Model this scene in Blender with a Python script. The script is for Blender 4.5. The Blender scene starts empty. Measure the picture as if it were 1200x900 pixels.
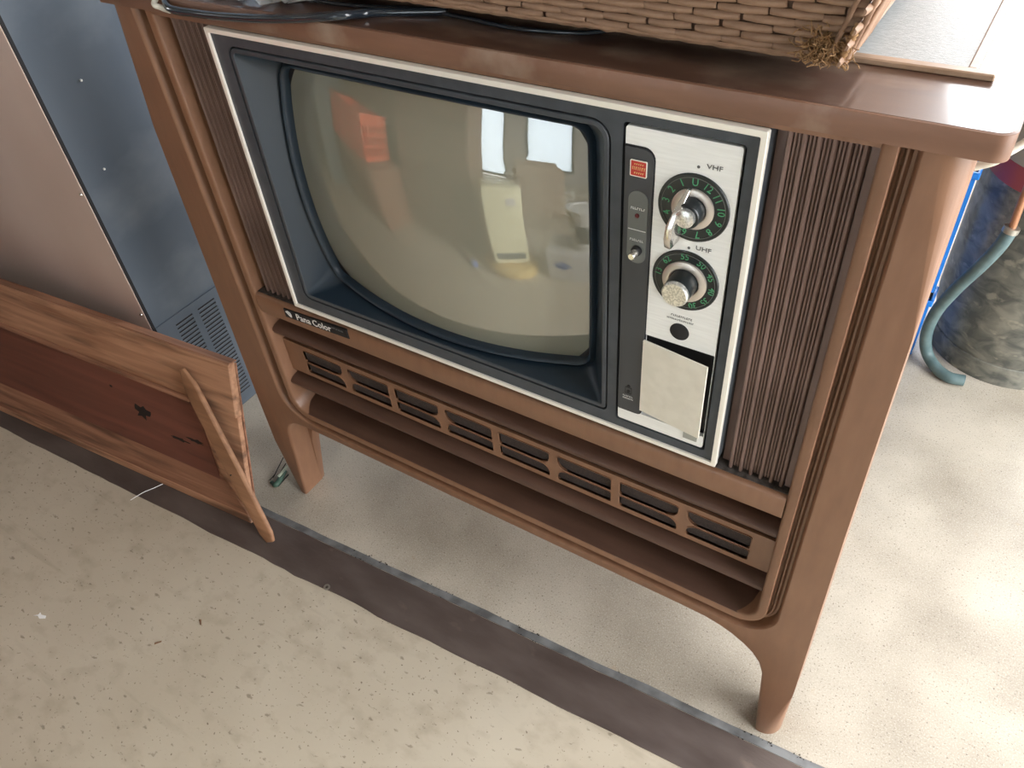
import bpy, bmesh, math, random
from mathutils import Vector, Matrix, noise
from mathutils.geometry import tessellate_polygon

random.seed(7)
PI = math.pi
scene = bpy.context.scene
COL = scene.collection

# ------------------------------------------------------------------ camera
CAM = Vector((0.81094, -0.59253, 1.24947))
CX = Vector((0.84351962, 0.53225188, -0.07199014))       # image right
CD = Vector((0.32157486, -0.6078362, -0.72603358))       # image down
CF = Vector((-0.43019095, 0.58927335, -0.68388059))      # forward
FPX = 918.3
cam_data = bpy.data.cameras.new('camera')
cam_data.sensor_width = 36.0
cam_data.sensor_fit = 'HORIZONTAL'
cam_data.lens = FPX / 1200.0 * 36.0
cam_data.clip_start = 0.02
cam = bpy.data.objects.new('camera', cam_data)
COL.objects.link(cam)
up, back = -CD, -CF
cam.matrix_world = Matrix(((CX.x, up.x, back.x, CAM.x), (CX.y, up.y, back.y, CAM.y), (CX.z, up.z, back.z, CAM.z), (0, 0, 0, 1)))
scene.camera = cam


def on(px, py, axis, val):
    """point where the sight line of a pixel (1200 x 900 frame) meets the plane axis = val"""
    d = CX * ((px - 600) / FPX) + CD * ((py - 450) / FPX) + CF
    return CAM + d * ((val - CAM[axis]) / d[axis])


# ------------------------------------------------------------------ light
world = bpy.data.worlds.new('world')
scene.world = world
world.use_nodes = True
bg = world.node_tree.nodes['Background']
bg.inputs['Color'].default_value = (0.95, 0.97, 1.0, 1)
bg.inputs['Strength'].default_value = 8.0
scene.view_settings.view_transform = 'Standard'
scene.view_settings.look = 'None'
scene.view_settings.gamma = 1.0
scene.view_settings.use_curve_mapping = False
scene.view_settings.exposure = 0.55


# portals: they only guide the sampling of the sky through the room's openings
def portal(name, loc, rot, sx, sy):
    L = bpy.data.lights.new(name, 'AREA')
    L.shape = 'RECTANGLE'
    L.size, L.size_y = sx, sy
    L.cycles.is_portal = True
    o = bpy.data.objects.new(name, L)
    COL.objects.link(o)
    o.location, o.rotation_euler = loc, rot
    return o


portal('daylight_opening', (2.64, 0.2, 1.3), (0, math.pi / 2, 0), 2.6, 2.2)
portal('daylight_opening', (-4.64, -2.55, 1.3), (0, -math.pi / 2, 0), 2.6, 1.3)
portal('daylight_opening', (1.425, 2.74, 1.65), (-math.pi / 2, 0, 0), 2.35, 1.9)


# ------------------------------------------------------------------ materials
def srgb(r, g, b):
    return tuple(((c / 255) / 12.92 if c / 255 <= 0.04045 else ((c / 255 + 0.055) / 1.055) ** 2.4) for c in (r, g, b)) + (1,)


def mat(name, col, rough=0.5, metal=0.0, coat=0.0, ior=1.5, emit=None, trans=0.0, coat_rough=0.08):
    m = bpy.data.materials.new(name)
    m.use_nodes = True
    p = m.node_tree.nodes['Principled BSDF']
    c = col if len(col) == 4 else tuple(col) + (1,)
    p.inputs['Base Color'].default_value = c
    p.inputs['Roughness'].default_value = rough
    p.inputs['Metallic'].default_value = metal
    p.inputs['Coat Weight'].default_value = coat
    p.inputs['Coat Roughness'].default_value = coat_rough
    p.inputs['IOR'].default_value = ior
    p.inputs['Transmission Weight'].default_value = trans
    return m


def nodes(m):
    return m.node_tree.nodes, m.node_tree.links, m.node_tree.nodes['Principled BSDF']


def noise_mix(m, c1, c2, scale, detail=4, stretch=(1, 1, 1), lo=0.35, hi=0.65, rough_range=None, bump=0.0, bump_scale=None, rot=(0, 0, 0), distortion=0.0, base_from=None):
    """procedural two-tone colour by stretched noise, with optional roughness range and bump"""
    n, l, p = nodes(m)
    tc = n.new('ShaderNodeTexCoord')
    mp = n.new('ShaderNodeMapping')
    mp.inputs['Scale'].default_value = stretch
    mp.inputs['Rotation'].default_value = rot
    l.new(tc.outputs['Object'], mp.inputs['Vector'])
    nz = n.new('ShaderNodeTexNoise')
    nz.inputs['Scale'].default_value = scale
    nz.inputs['Detail'].default_value = detail
    nz.inputs['Distortion'].default_value = distortion
    l.new(mp.outputs['Vector'], nz.inputs['Vector'])
    rp = n.new('ShaderNodeValToRGB')
    rp.color_ramp.elements[0].position = lo
    rp.color_ramp.elements[1].position = hi
    rp.color_ramp.elements[0].color = c1
    rp.color_ramp.elements[1].color = c2
    l.new(nz.outputs['Fac'], rp.inputs['Fac'])
    l.new(rp.outputs['Color'], p.inputs['Base Color'])
    if rough_range:
        mr = n.new('ShaderNodeMapRange')
        mr.inputs['To Min'].default_value = rough_range[0]
        mr.inputs['To Max'].default_value = rough_range[1]
        l.new(nz.outputs['Fac'], mr.inputs['Value'])
        l.new(mr.outputs['Result'], p.inputs['Roughness'])
    if bump:
        nb = nz
        if bump_scale:
            nb = n.new('ShaderNodeTexNoise')
            nb.inputs['Scale'].default_value = bump_scale
            nb.inputs['Detail'].default_value = 5
            l.new(mp.outputs['Vector'], nb.inputs['Vector'])
        bp = n.new('ShaderNodeBump')
        bp.inputs['Strength'].default_value = bump
        bp.inputs['Distance'].default_value = 0.002
        l.new(nb.outputs['Fac'], bp.inputs['Height'])
        l.new(bp.outputs['Normal'], p.inputs['Normal'])
    return rp


def add_spots(m, col, scale, lo, hi, detail=2, stretch=(1, 1, 1), amount=1.0, kind='noise'):
    """mix a further colour over the present base colour where a second noise is high"""
    n, l, p = nodes(m)
    src = p.inputs['Base Color'].links[0].from_socket if p.inputs['Base Color'].links else None
    tc = n.new('ShaderNodeTexCoord')
    mp = n.new('ShaderNodeMapping')
    mp.inputs['Scale'].default_value = stretch
    mp.inputs['Location'].default_value = (3.1 * scale % 1.7, 1.3, 0.7)
    l.new(tc.outputs['Object'], mp.inputs['Vector'])
    if kind == 'noise':
        nz = n.new('ShaderNodeTexNoise')
        nz.inputs['Detail'].default_value = detail
        out = nz.outputs['Fac']
    else:
        nz = n.new('ShaderNodeTexVoronoi')
        out = nz.outputs['Distance']
    nz.inputs['Scale'].default_value = scale
    l.new(mp.outputs['Vector'], nz.inputs['Vector'])
    mr = n.new('ShaderNodeMapRange')
    mr.inputs['From Min'].default_value = lo
    mr.inputs['From Max'].default_value = hi
    mr.inputs['To Max'].default_value = amount
    l.new(out, mr.inputs['Value'])
    mx = n.new('ShaderNodeMix')
    mx.data_type = 'RGBA'
    l.new(mr.outputs['Result'], mx.inputs[0])
    if src:
        l.new(src, mx.inputs[6])
    else:
        mx.inputs[6].default_value = p.inputs['Base Color'].default_value
    mx.inputs[7].default_value = col
    l.new(mx.outputs[2], p.inputs['Base Color'])
    return mx


M = {}
# cabinet: brown grained finish
M['wood'] = mat('cabinet_brown', (0.2, 0.1, 0.06), 0.42, coat=0.2, coat_rough=0.25)
noise_mix(M['wood'], (0.205, 0.100, 0.054, 1), (0.250, 0.126, 0.070, 1), 14, 6, (5, 5, 1.2), 0.3, 0.7, (0.38, 0.5), 0.08, 420)
M['slab'] = mat('cabinet_top_brown', (0.2, 0.1, 0.06), 0.3, coat=0.15, coat_rough=0.2)
noise_mix(M['slab'], (0.165, 0.080, 0.047, 1), (0.23, 0.115, 0.070, 1), 9, 6, (1, 6, 6), 0.3, 0.7, (0.40, 0.55), 0.08, 300)
add_spots(M['slab'], (0.5, 0.4, 0.31, 1), 14, 0.56, 0.8, 6, (1, 1.6, 1), 0.5)
M['top_shade'] = mat('dark_gloss_top', (0.11, 0.06, 0.04), 0.4, coat=1.0, coat_rough=0.13)  # added top finish, base darkened for shade and reflection under the basket
noise_mix(M['top_shade'], (0.085, 0.043, 0.028, 1), (0.125, 0.066, 0.044, 1), 9, 6, (1, 6, 6), 0.3, 0.7, (0.35, 0.5), 0.04, 300)
add_spots(M['top_shade'], (0.36, 0.27, 0.20, 1), 11, 0.50, 0.75, 8, (1, 1.6, 1), 0.65)
M['louvre'] = mat('louvre_shade_brown', (0.15, 0.075, 0.045), 0.5)  # slats and ledge: brown darkened to stand for shade in the recess
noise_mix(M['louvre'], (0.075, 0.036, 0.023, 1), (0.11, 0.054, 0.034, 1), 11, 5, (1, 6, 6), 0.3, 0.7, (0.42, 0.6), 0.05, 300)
M['rib'] = mat('speaker_rib', (0.14, 0.085, 0.068), 0.55)
noise_mix(M['rib'], (0.16, 0.10, 0.08, 1), (0.22, 0.14, 0.115, 1), 40, 3, (1, 1, 0.2))
M['cavity'] = mat('dark_cavity', (0.035, 0.02, 0.018), 0.8)
M['slotback'] = mat('slot_cloth', (0.03, 0.02, 0.018), 0.85)
noise_mix(M['slotback'], (0.02, 0.013, 0.012, 1), (0.05, 0.033, 0.028, 1), 500, 2)
M['dust'] = mat('dusty_ledge', (0.04, 0.032, 0.028), 0.9)
noise_mix(M['dust'], (0.03, 0.022, 0.018, 1), (0.10, 0.085, 0.075, 1), 120, 4)
M['bezel'] = mat('bezel_plastic', (0.045, 0.05, 0.056), 0.42)
noise_mix(M['bezel'], (0.042, 0.050, 0.060, 1), (0.056, 0.065, 0.077, 1), 60, 3, bump=0.05, bump_scale=900)
M['mask'] = mat('tube_mask_plastic', (0.012, 0.024, 0.038), 0.4)
M['black'] = mat('black_gap', (0.006, 0.006, 0.008), 0.6)
M['trim'] = mat('silver_trim', (0.92, 0.88, 0.79), 0.3, metal=0.2)
M['panel'] = mat('brushed_silver_panel', (0.78, 0.79, 0.77), 0.42, metal=0.12)
noise_mix(M['panel'], (0.86, 0.865, 0.84, 1), (0.92, 0.925, 0.90, 1), 30, 4, (1, 1, 14))
M['door'] = mat('ivory_flap', (0.76, 0.73, 0.64), 0.5, metal=0.2)
noise_mix(M['door'], (0.80, 0.765, 0.665, 1), (0.86, 0.825, 0.725, 1), 60, 4)
M['dial'] = mat('dial_black', (0.012, 0.016, 0.018), 0.3)
M['dialtext'] = mat('dial_green_print', (0.08, 0.36, 0.17), 0.5)
M['chrome'] = mat('chrome', (0.82, 0.79, 0.75), 0.2, metal=0.95)
M['ringmetal'] = mat('dial_ring_metal', (0.66, 0.6, 0.54), 0.35, metal=0.7)
M['spark'] = mat('knob_cap', (0.8, 0.79, 0.76), 0.3, metal=0.85)
noise_mix(M['spark'], (0.6, 0.6, 0.58, 1), (0.95, 0.94, 0.9, 1), 500, 3, lo=0.4, hi=0.6)
M['strip'] = mat('control_strip', (0.05, 0.053, 0.058), 0.45)
M['pill'] = mat('pill_grey', (0.15, 0.16, 0.15), 0.45)
M['white'] = mat('white_print', (0.8, 0.8, 0.78), 0.5)
M['ink'] = mat('dark_print', (0.1, 0.1, 0.1), 0.5)
M['red'] = mat('red_badge', (0.55, 0.04, 0.03), 0.35)
M['gold'] = mat('gold_print', (0.85, 0.55, 0.22), 0.4)
M['led'] = mat('red_lamp', (0.12, 0.008, 0.012), 0.3)
M['tagm'] = mat('grey_catch', (0.33, 0.33, 0.29), 0.5)
# picture tube glass: grey phosphor behind a shiny face
M['glass'] = mat('tube_glass', (0.27, 0.265, 0.205), 0.0, ior=2.8)
# floor
M['floor_out'] = mat('smooth_concrete', (0.5, 0.45, 0.37), 0.55)
noise_mix(M['floor_out'], (0.46, 0.395, 0.30, 1), (0.56, 0.495, 0.39, 1), 3.0, 9, lo=0.3, hi=0.7, bump=0.15, bump_scale=70)
add_spots(M['floor_out'], (0.36, 0.30, 0.22, 1), 22, 0.52, 0.75, 9, (1, 1.4, 1), 0.6)
add_spots(M['floor_out'], (0.15, 0.115, 0.08, 1), 60, 0.63, 0.70, 8, (1, 2.0, 1), 0.6)
add_spots(M['floor_out'], (0.12, 0.085, 0.055, 1), 170, 0.68, 0.72, 2, amount=0.8)
add_spots(M['floor_out'], (0.25, 0.20, 0.14, 1), 2.6, 0.62, 0.68, 10, (1, 9, 1), 0.22)
M['floor_in'] = mat('speckled_concrete', (0.55, 0.51, 0.43), 0.4)
noise_mix(M['floor_in'], (0.25, 0.215, 0.165, 1), (0.48, 0.43, 0.35, 1), 4, 9, lo=0.28, hi=0.62, rough_range=(0.35, 0.55), bump=0.015, bump_scale=400)
add_spots(M['floor_in'], (0.70, 0.65, 0.56, 1), 420, 0.5, 0.68, 3, amount=0.35)
add_spots(M['floor_in'], (0.14, 0.115, 0.09, 1), 300, 0.62, 0.67, 4, amount=0.8)
add_spots(M['floor_in'], (0.40, 0.26, 0.12, 1), 16, 0.72, 0.8, 3, amount=0.5)
M['ground'] = mat('outside_ground', (0.5, 0.48, 0.44), 0.8)
noise_mix(M['ground'], (0.45, 0.43, 0.39, 1), (0.55, 0.53, 0.48, 1), 2, 6)
M['sill'] = mat('rusty_steel', (0.07, 0.05, 0.045), 0.5, metal=0.2)
noise_mix(M['sill'], (0.075, 0.055, 0.048, 1), (0.135, 0.105, 0.092, 1), 7, 8, (1, 3, 1), 0.3, 0.7, (0.35, 0.6), 0.15, 90)
add_spots(M['sill'], (0.22, 0.16, 0.13, 1), 18, 0.66, 0.8, 8, (1, 2, 1), 0.6)
M['seal'] = mat('grey_seam', (0.14, 0.145, 0.145), 0.55)
noise_mix(M['seal'], (0.09, 0.09, 0.09, 1), (0.2, 0.205, 0.205, 1), 25, 5)
M['grit'] = mat('dark_grit', (0.03, 0.025, 0.018), 0.9)
# metal appliance
M['steel_front'] = mat('steel_warm_reflection', (0.60, 0.53, 0.50), 0.38, metal=0.2)  # warm reflection of the surroundings put into the base colour
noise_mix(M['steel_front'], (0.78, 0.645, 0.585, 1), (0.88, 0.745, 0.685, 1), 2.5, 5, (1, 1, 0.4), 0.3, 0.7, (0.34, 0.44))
M['steel_side'] = mat('steel_blue_reflection', (0.35, 0.37, 0.40), 0.3, metal=0.65)  # dark blue sky reflection put into the base colour
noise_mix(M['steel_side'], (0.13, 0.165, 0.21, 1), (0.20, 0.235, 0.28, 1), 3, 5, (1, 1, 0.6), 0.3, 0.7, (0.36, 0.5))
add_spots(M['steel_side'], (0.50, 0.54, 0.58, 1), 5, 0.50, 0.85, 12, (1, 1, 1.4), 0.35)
M['vent'] = mat('vent_steel', (0.34, 0.37, 0.40), 0.45, metal=0.6)
# old boards
def plank(name, c1, c2, sc=7, rough=0.6, stretch=(0.35, 6, 6)):
    m = mat(name, c1, rough)
    noise_mix(m, c1, c2, sc, 8, stretch, 0.28, 0.72, (rough - 0.1, rough + 0.1), 0.25, None, distortion=0.6)
    return m
M['plank'] = plank('weathered_board', (0.20, 0.085, 0.047, 1), (0.44, 0.225, 0.135, 1), 11)
M['plank_l'] = plank('raw_board', (0.30, 0.14, 0.075, 1), (0.58, 0.33, 0.20, 1), 11)
add_spots(M['plank'], (0.06, 0.03, 0.018, 1), 8, 0.52, 0.70, 9, (0.5, 6, 6), 0.7)
add_spots(M['plank_l'], (0.07, 0.035, 0.022, 1), 7, 0.52, 0.70, 9, (0.6, 5, 5), 0.75)
M['redboard'] = plank('dark_red_board', (0.12, 0.038, 0.024, 1), (0.22, 0.078, 0.05, 1), 8)
add_spots(M['redboard'], (0.02, 0.01, 0.008, 1), 7, 0.62, 0.76, 5, (0.5, 3, 3), 0.8)
M['knot'] = mat('knot_dark', (0.012, 0.009, 0.008), 0.7)
M['batten'] = plank('batten_wood', (0.20, 0.095, 0.045, 1), (0.37, 0.19, 0.10, 1), 9)
# basket
M['straw'] = mat('split_bamboo', (0.3, 0.18, 0.11), 0.55)
noise_mix(M['straw'], (0.20, 0.115, 0.07, 1), (0.40, 0.25, 0.16, 1), 35, 5, (1, 1, 1), 0.3, 0.7, (0.45, 0.65), 0.2, 200)
M['straw_d'] = mat('basket_core', (0.10, 0.055, 0.035), 0.8)
M['rope'] = mat('straw_rope', (0.33, 0.19, 0.085), 0.8)
M['pane'] = mat('frosted_pane', (0.62, 0.64, 0.63), 0.5)
noise_mix(M['pane'], (0.34, 0.36, 0.36, 1), (0.46, 0.48, 0.475, 1), 160, 5, (1, 4, 1), 0.35, 0.65, (0.45, 0.6), 0.3, 260)
M['pane_frame'] = mat('pane_frame_wood', (0.50, 0.36, 0.25), 0.45)
noise_mix(M['pane_frame'], (0.34, 0.225, 0.145, 1), (0.46, 0.32, 0.22, 1), 30, 4, (1, 3, 3))
# right corner
M['tank'] = mat('mottled_tank', (0.2, 0.2, 0.17), 0.5, metal=0.25)
noise_mix(M['tank'], (0.10, 0.105, 0.095, 1), (0.27, 0.265, 0.22, 1), 22, 5, (1, 1, 1.5), 0.36, 0.66, (0.4, 0.6), 0.2, 40, distortion=0.8)
add_spots(M['tank'], (0.36, 0.34, 0.27, 1), 30, 0.6, 0.7, 3, (1, 1, 1.6), 0.8)
M['tank_red'] = mat('tank_red_band', (0.36, 0.07, 0.08), 0.5)
M['tank_top'] = mat('tank_cream', (0.42, 0.42, 0.36), 0.5)
M['hose'] = mat('teal_hose', (0.10, 0.18, 0.18), 0.5)
noise_mix(M['hose'], (0.075, 0.125, 0.13, 1), (0.12, 0.18, 0.18, 1), 30, 4)
M['copper'] = mat('copper_pipe', (0.42, 0.2, 0.11), 0.4, metal=0.5)
M['blue'] = mat('blue_plastic', (0.015, 0.24, 0.85), 0.4)
M['cable_w'] = mat('white_cable', (0.66, 0.64, 0.55), 0.4)
M['cable_k'] = mat('dark_cable', (0.02, 0.028, 0.038), 0.18, coat=0.5)
M['film'] = mat('clear_film', (0.9, 0.93, 0.95), 0.12, trans=0.7, ior=1.3)
M['paper'] = mat('paper_scrap', (0.85, 0.85, 0.84), 0.7)
M['chip'] = mat('brown_chip', (0.14, 0.07, 0.035), 0.8)
M['greenscrap'] = mat('green_scrap', (0.05, 0.10, 0.07), 0.5)
M['palescrap'] = mat('pale_scrap', (0.42, 0.46, 0.36), 0.5)
M['zinc'] = mat('zinc_washer', (0.4, 0.38, 0.33), 0.4, metal=0.8)
# room
M['frost'] = bpy.data.materials.new('sky_dimming_frost')
M['frost'].use_nodes = True
_n, _l = M['frost'].node_tree.nodes, M['frost'].node_tree.links
_t = _n.new('ShaderNodeBsdfTranslucent')
_t.inputs['Color'].default_value = (0.62, 0.66, 0.68, 1)
_l.new(_t.outputs['BSDF'], _n['Material Output'].inputs['Surface'])
M['wall'] = mat('shed_wall', (0.42, 0.40, 0.36), 0.85)
noise_mix(M['wall'], (0.36, 0.34, 0.30, 1), (0.45, 0.43, 0.39, 1), 3, 6)
M['ceil'] = mat('shed_ceiling', (0.36, 0.34, 0.31), 0.9)
M['furn'] = plank('brown_furniture', (0.16, 0.095, 0.06, 1), (0.25, 0.16, 0.105, 1), 4, 0.5, (6, 6, 0.4))
M['orange'] = mat('orange_plastic', (0.85, 0.16, 0.075), 0.4)
M['cream'] = mat('cream_plastic', (0.80, 0.76, 0.50), 0.4)
M['amber'] = mat('amber_base', (0.72, 0.52, 0.20), 0.4)
M['card'] = mat('cardboard', (0.45, 0.36, 0.27), 0.8)
M['cartonw'] = mat('white_carton', (0.62, 0.60, 0.56), 0.7)
M['bucket'] = mat('bucket_white', (0.68, 0.66, 0.60), 0.45)
M['printb'] = mat('blue_print', (0.08, 0.16, 0.42), 0.6)
M['greenmetal'] = mat('grey_green_metal', (0.13, 0.16, 0.15), 0.5)
M['whitebox'] = mat('white_foam', (0.85, 0.88, 0.9), 0.6)


# ------------------------------------------------------------------ mesh helpers
class MB:
    def __init__(s):
        s.v = []
        s.f = []

    def add(s, vs, fs):
        o = len(s.v)
        s.v += [tuple(v) for v in vs]
        s.f += [tuple(i + o for i in f) for f in fs]
        return s

    def box(s, x0, x1, y0, y1, z0, z1, mtx=None):
        vs = [Vector((x, y, z)) for x in (x0, x1) for y in (y0, y1) for z in (z0, z1)]
        if mtx:
            vs = [mtx @ v for v in vs]
        return s.add(vs, [(0, 1, 3, 2), (4, 6, 7, 5), (0, 4, 5, 1), (2, 3, 7, 6), (0, 2, 6, 4), (1, 5, 7, 3)])

    def loft(s, rings, closed=True, cap0=False, cap1=False):
        n = len(rings[0])
        vs = [p for r in rings for p in r]
        fs = []
        for i in range(len(rings) - 1):
            for j in range(n if closed else n - 1):
                k = (j + 1) % n
                fs.append((i * n + j, i * n + k, (i + 1) * n + k, (i + 1) * n + j))
        if cap0:
            fs.append(tuple(range(n))[::-1])
        if cap1:
            fs.append(tuple((len(rings) - 1) * n + j for j in range(n)))
        return s.add(vs, fs)

    def tube(s, pts, rad, n=8, caps=True):
        pts = [Vector(p) for p in pts]
        rings = []
        nrm = None
        for i, p in enumerate(pts):
            t = (pts[min(i + 1, len(pts) - 1)] - pts[max(i - 1, 0)]).normalized()
            if nrm is None:
                nrm = t.orthogonal().normalized()
            else:
                nrm = (nrm - t * nrm.dot(t))
                nrm = nrm.normalized() if nrm.length > 1e-6 else t.orthogonal().normalized()
            b = t.cross(nrm)
            r = rad[i] if isinstance(rad, (list, tuple)) else rad
            rings.append([p + nrm * (r * math.cos(2 * PI * k / n)) + b * (r * math.sin(2 * PI * k / n)) for k in range(n)])
        return s.loft(rings, True, caps, caps)

    def lathe(s, prof, origin, axis='z', n=32, cap0=True, cap1=True):
        """prof: list of (radius, height along axis)"""
        o = Vector(origin)
        rings = []
        for r, h in prof:
            ring = []
            for k in range(n):
                a = 2 * PI * k / n
                c, d = r * math.cos(a), r * math.sin(a)
                ring.append(o + (Vector((c, d, h)) if axis == 'z' else Vector((c, -h, d))))
            rings.append(ring)
        return s.loft(rings, True, cap0, cap1)

    def plate(s, outer, y0, y1, holes=()):
        """a flat plate in the xz plane between y0 (front) and y1 (back), with holes"""
        loops = [list(outer)] + [list(h) for h in holes]
        tri = tessellate_polygon([[Vector((x, z, 0)) for x, z in lp] for lp in loops])
        flat = [p for lp in loops for p in lp]
        n = len(flat)
        vs = [(x, y0, z) for x, z in flat] + [(x, y1, z) for x, z in flat]
        fs = [tuple(t) for t in tri] + [tuple(i + n for i in t)[::-1] for t in tri]
        o = 0
        for lp in loops:
            m = len(lp)
            for j in range(m):
                k = (j + 1) % m
                fs.append((o + j, o + k, n + o + k, n + o + j))
            o += m
        return s.add(vs, fs)

    def mesh(s, name, m, smooth=None, bevel=None):
        me = bpy.data.meshes.new(name)
        me.from_pydata(s.v, [], s.f)
        bm = bmesh.new()
        bm.from_mesh(me)
        bmesh.ops.recalc_face_normals(bm, faces=bm.faces)
        if bevel:
            es = [e for e in bm.edges if len(e.link_faces) == 2 and e.calc_face_angle(0) > 0.6]
            bmesh.ops.bevel(bm, geom=es, offset=bevel[0], segments=bevel[1], affect='EDGES', profile=0.5, clamp_overlap=True)
        bm.to_mesh(me)
        bm.free()
        me.materials.append(M[m] if isinstance(m, str) else m)
        if smooth is not None:
            me.polygons.foreach_set('use_smooth', [True] * len(me.polygons))
            me.set_sharp_from_angle(angle=math.radians(smooth))
        return me

    def build(s, name, m, parent=None, smooth=None, bevel=None):
        return link(name, s.mesh(name, m, smooth, bevel), parent)


def link(name, me, parent=None, mtx=None):
    o = bpy.data.objects.new(name, me)
    COL.objects.link(o)
    if parent is not None:
        o.parent = parent
        # geometry is modelled in world coordinates: cancel the parents' offset
        off = Vector((0, 0, 0))
        q = parent
        while q is not None:
            off += q.location
            q = q.parent
        o.location = -off
    if mtx is not None:
        o.matrix_local = Matrix.Translation(o.location) @ mtx
    return o


def thing(name, label, cat, loc=(0, 0, 0), group=None):
    o = bpy.data.objects.new(name, None)
    COL.objects.link(o)
    o.location = loc
    o.empty_display_size = 0.05
    return tag(o, label, cat, group)


def tag(o, label, cat, group=None, kind=None):
    o['label'] = label
    if cat:
        o['category'] = cat
    if group:
        o['group'] = group
    if kind:
        o['kind'] = kind
    return o


def struct(o):
    o['kind'] = 'structure'
    return o


def rrect(x0, x1, z0, z1, r, n=5):
    """rounded rectangle loop in (x, z); r one radius or (bl, br, tr, tl)"""
    if not isinstance(r, (tuple, list)):
        r = (r,) * 4
    out = []
    for (cx, cz, a0), q in zip(((x0, z0, PI), (x1, z0, 1.5 * PI), (x1, z1, 0), (x0, z1, 0.5 * PI)), r):
        ccx = cx + (q if cx == x0 else -q)
        ccz = cz + (q if cz == z0 else -q)
        if q <= 0:
            out.append((cx, cz))
            continue
        for k in range(n + 1):
            a = a0 + 0.5 * PI * k / n
            out.append((ccx + q * math.cos(a), ccz + q * math.sin(a)))
    return out


def text_mesh(body, size, name='text', extrude=0.0002, weight=0.0):
    cu = bpy.data.curves.new(name, 'FONT')
    cu.body = body
    cu.size = size
    cu.align_x = 'CENTER'
    cu.align_y = 'CENTER'
    cu.extrude = extrude
    cu.offset = weight
    cu.resolution_u = 2
    ob = bpy.data.objects.new(name, cu)
    COL.objects.link(ob)
    dg = bpy.context.evaluated_depsgraph_get()
    me = bpy.data.meshes.new_from_object(ob.evaluated_get(dg))
    bpy.data.objects.remove(ob)
    bpy.data.curves.remove(cu)
    return me


def put_text(name, body, size, m, x, y, z, parent, ang=0.0, sx=1.0, shear=0.0, weight=0.0):
    """flat lettering facing -y, centred at (x, z), turned clockwise by ang"""
    me = text_mesh(body, size, name, weight=weight)
    me.materials.clear()
    me.materials.append(M[m])
    ca, sa = math.cos(-ang), math.sin(-ang)
    for v in me.vertices:
        u, w, e = v.co.x * sx + v.co.y * shear, v.co.y, v.co.z
        v.co = (x + u * ca - w * sa, y - e, z + u * sa + w * ca)
    return link(name, me, parent)


def catmull(pts, n=10):
    pts = [Vector(p) for p in pts]
    P = [pts[0] * 2 - pts[1]] + pts + [pts[-1] * 2 - pts[-2]]
    out = []
    for i in range(1, len(P) - 2):
        for k in range(n):
            t = k / n
            a, b, c, d = P[i - 1], P[i], P[i + 1], P[i + 2]
            out.append(0.5 * ((2 * b) + (c - a) * t + (2 * a - 5 * b + 4 * c - d) * t * t + (3 * b - a - 3 * c + d) * t ** 3))
    out.append(pts[-1])
    return out


# ------------------------------------------------------------------ the place
SY = lambda x: -0.151 + 0.0585 * (x - 0.011)          # outer edge of the steel sill
IY = lambda x: -0.060 + 0.0585 * (x - 0.179)          # its inner edge
BY = lambda x: -0.045 + 0.0585 * (x - 0.179)          # back edge of the grey seam
X0, X1, Y0, Y1, H = -4.6, 2.6, -3.2, 2.7, 2.6

mb = MB()
mb.add([(X0, SY(X0) + 0.02, 0), (X1, SY(X1) + 0.02, 0), (X1, Y0, 0), (X0, Y0, 0)], [(0, 1, 2, 3)])
struct(mb.build('floor', 'floor_out'))
mb = MB()
mb.add([(X0, IY(X0) - 0.01, 0), (X1, IY(X1) - 0.01, 0), (X1, Y1, 0), (X0, Y1, 0)], [(0, 1, 2, 3)])
struct(mb.build('floor_inner', 'floor_in'))
# steel sill let into the floor, with ragged edges of cement
mb = MB()
N = 260
top = []
for i in range(N + 1):
    x = X0 + (X1 - X0) * i / N
    j = 0.0035 * noise.noise(Vector((x * 9, 0, 0))) + 0.002 * noise.noise(Vector((x * 40, 3, 0)))
    k = 0.0012 * noise.noise(Vector((x * 30, 7, 0)))
    top.append([(x, SY(x) + j, -0.01), (x, SY(x) + j, 0.0022), (x, IY(x) + k, 0.0022), (x, IY(x) + k, -0.01)])
mb.loft(top, False)
struct(mb.build('trim_1', 'sill'))
mb = MB()
top = []
for i in range(N + 1):
    x = X0 + (X1 - X0) * i / N
    k = 0.003 * noise.noise(Vector((x * 9, 9, 0))) + 0.0012 * noise.noise(Vector((x * 45, 5, 0)))
    top.append([(x, IY(x) + 0.0015, -0.01), (x, IY(x) + 0.0015, 0.0010), (x, BY(x) + k, 0.0010), (x, BY(x) + k, -0.01)])
mb.loft(top, False)
struct(mb.build('trim_2', 'seal'))
# crumbs of dark grit along the seam
mb = MB()
for i in range(300):
    x = random.uniform(-0.2, 0.95)
    if noise.noise(Vector((x * 12, 1, 4))) < 0.02:
        continue
    s = random.uniform(0.0005, 0.0017)
    y = (BY(x) if random.random() < 0.6 else IY(x)) + random.gauss(0, 0.0016)
    mb.add([(x - s, y - s, 0.001), (x + s, y - s * 0.6, 0.001), (x + 0.3 * s, y + s, 0.001), (x, y, 0.001 + s * 1.2)], [(0, 1, 3), (1, 2, 3), (2, 0, 3)])
tag(mb.build('seam_grit', 'grit'), 'dark grit caught along the seam behind the steel sill', 'grit', kind='stuff')

mb = MB()
mb.box(-14, 14, -14, 14, -0.3, -0.02)
struct(mb.build('outside_ground', 'ground'))
mb = MB()
mb.box(X0, X1, Y0, Y1, H, H + 0.12)
struct(mb.build('ceiling', 'ceil'))
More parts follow.
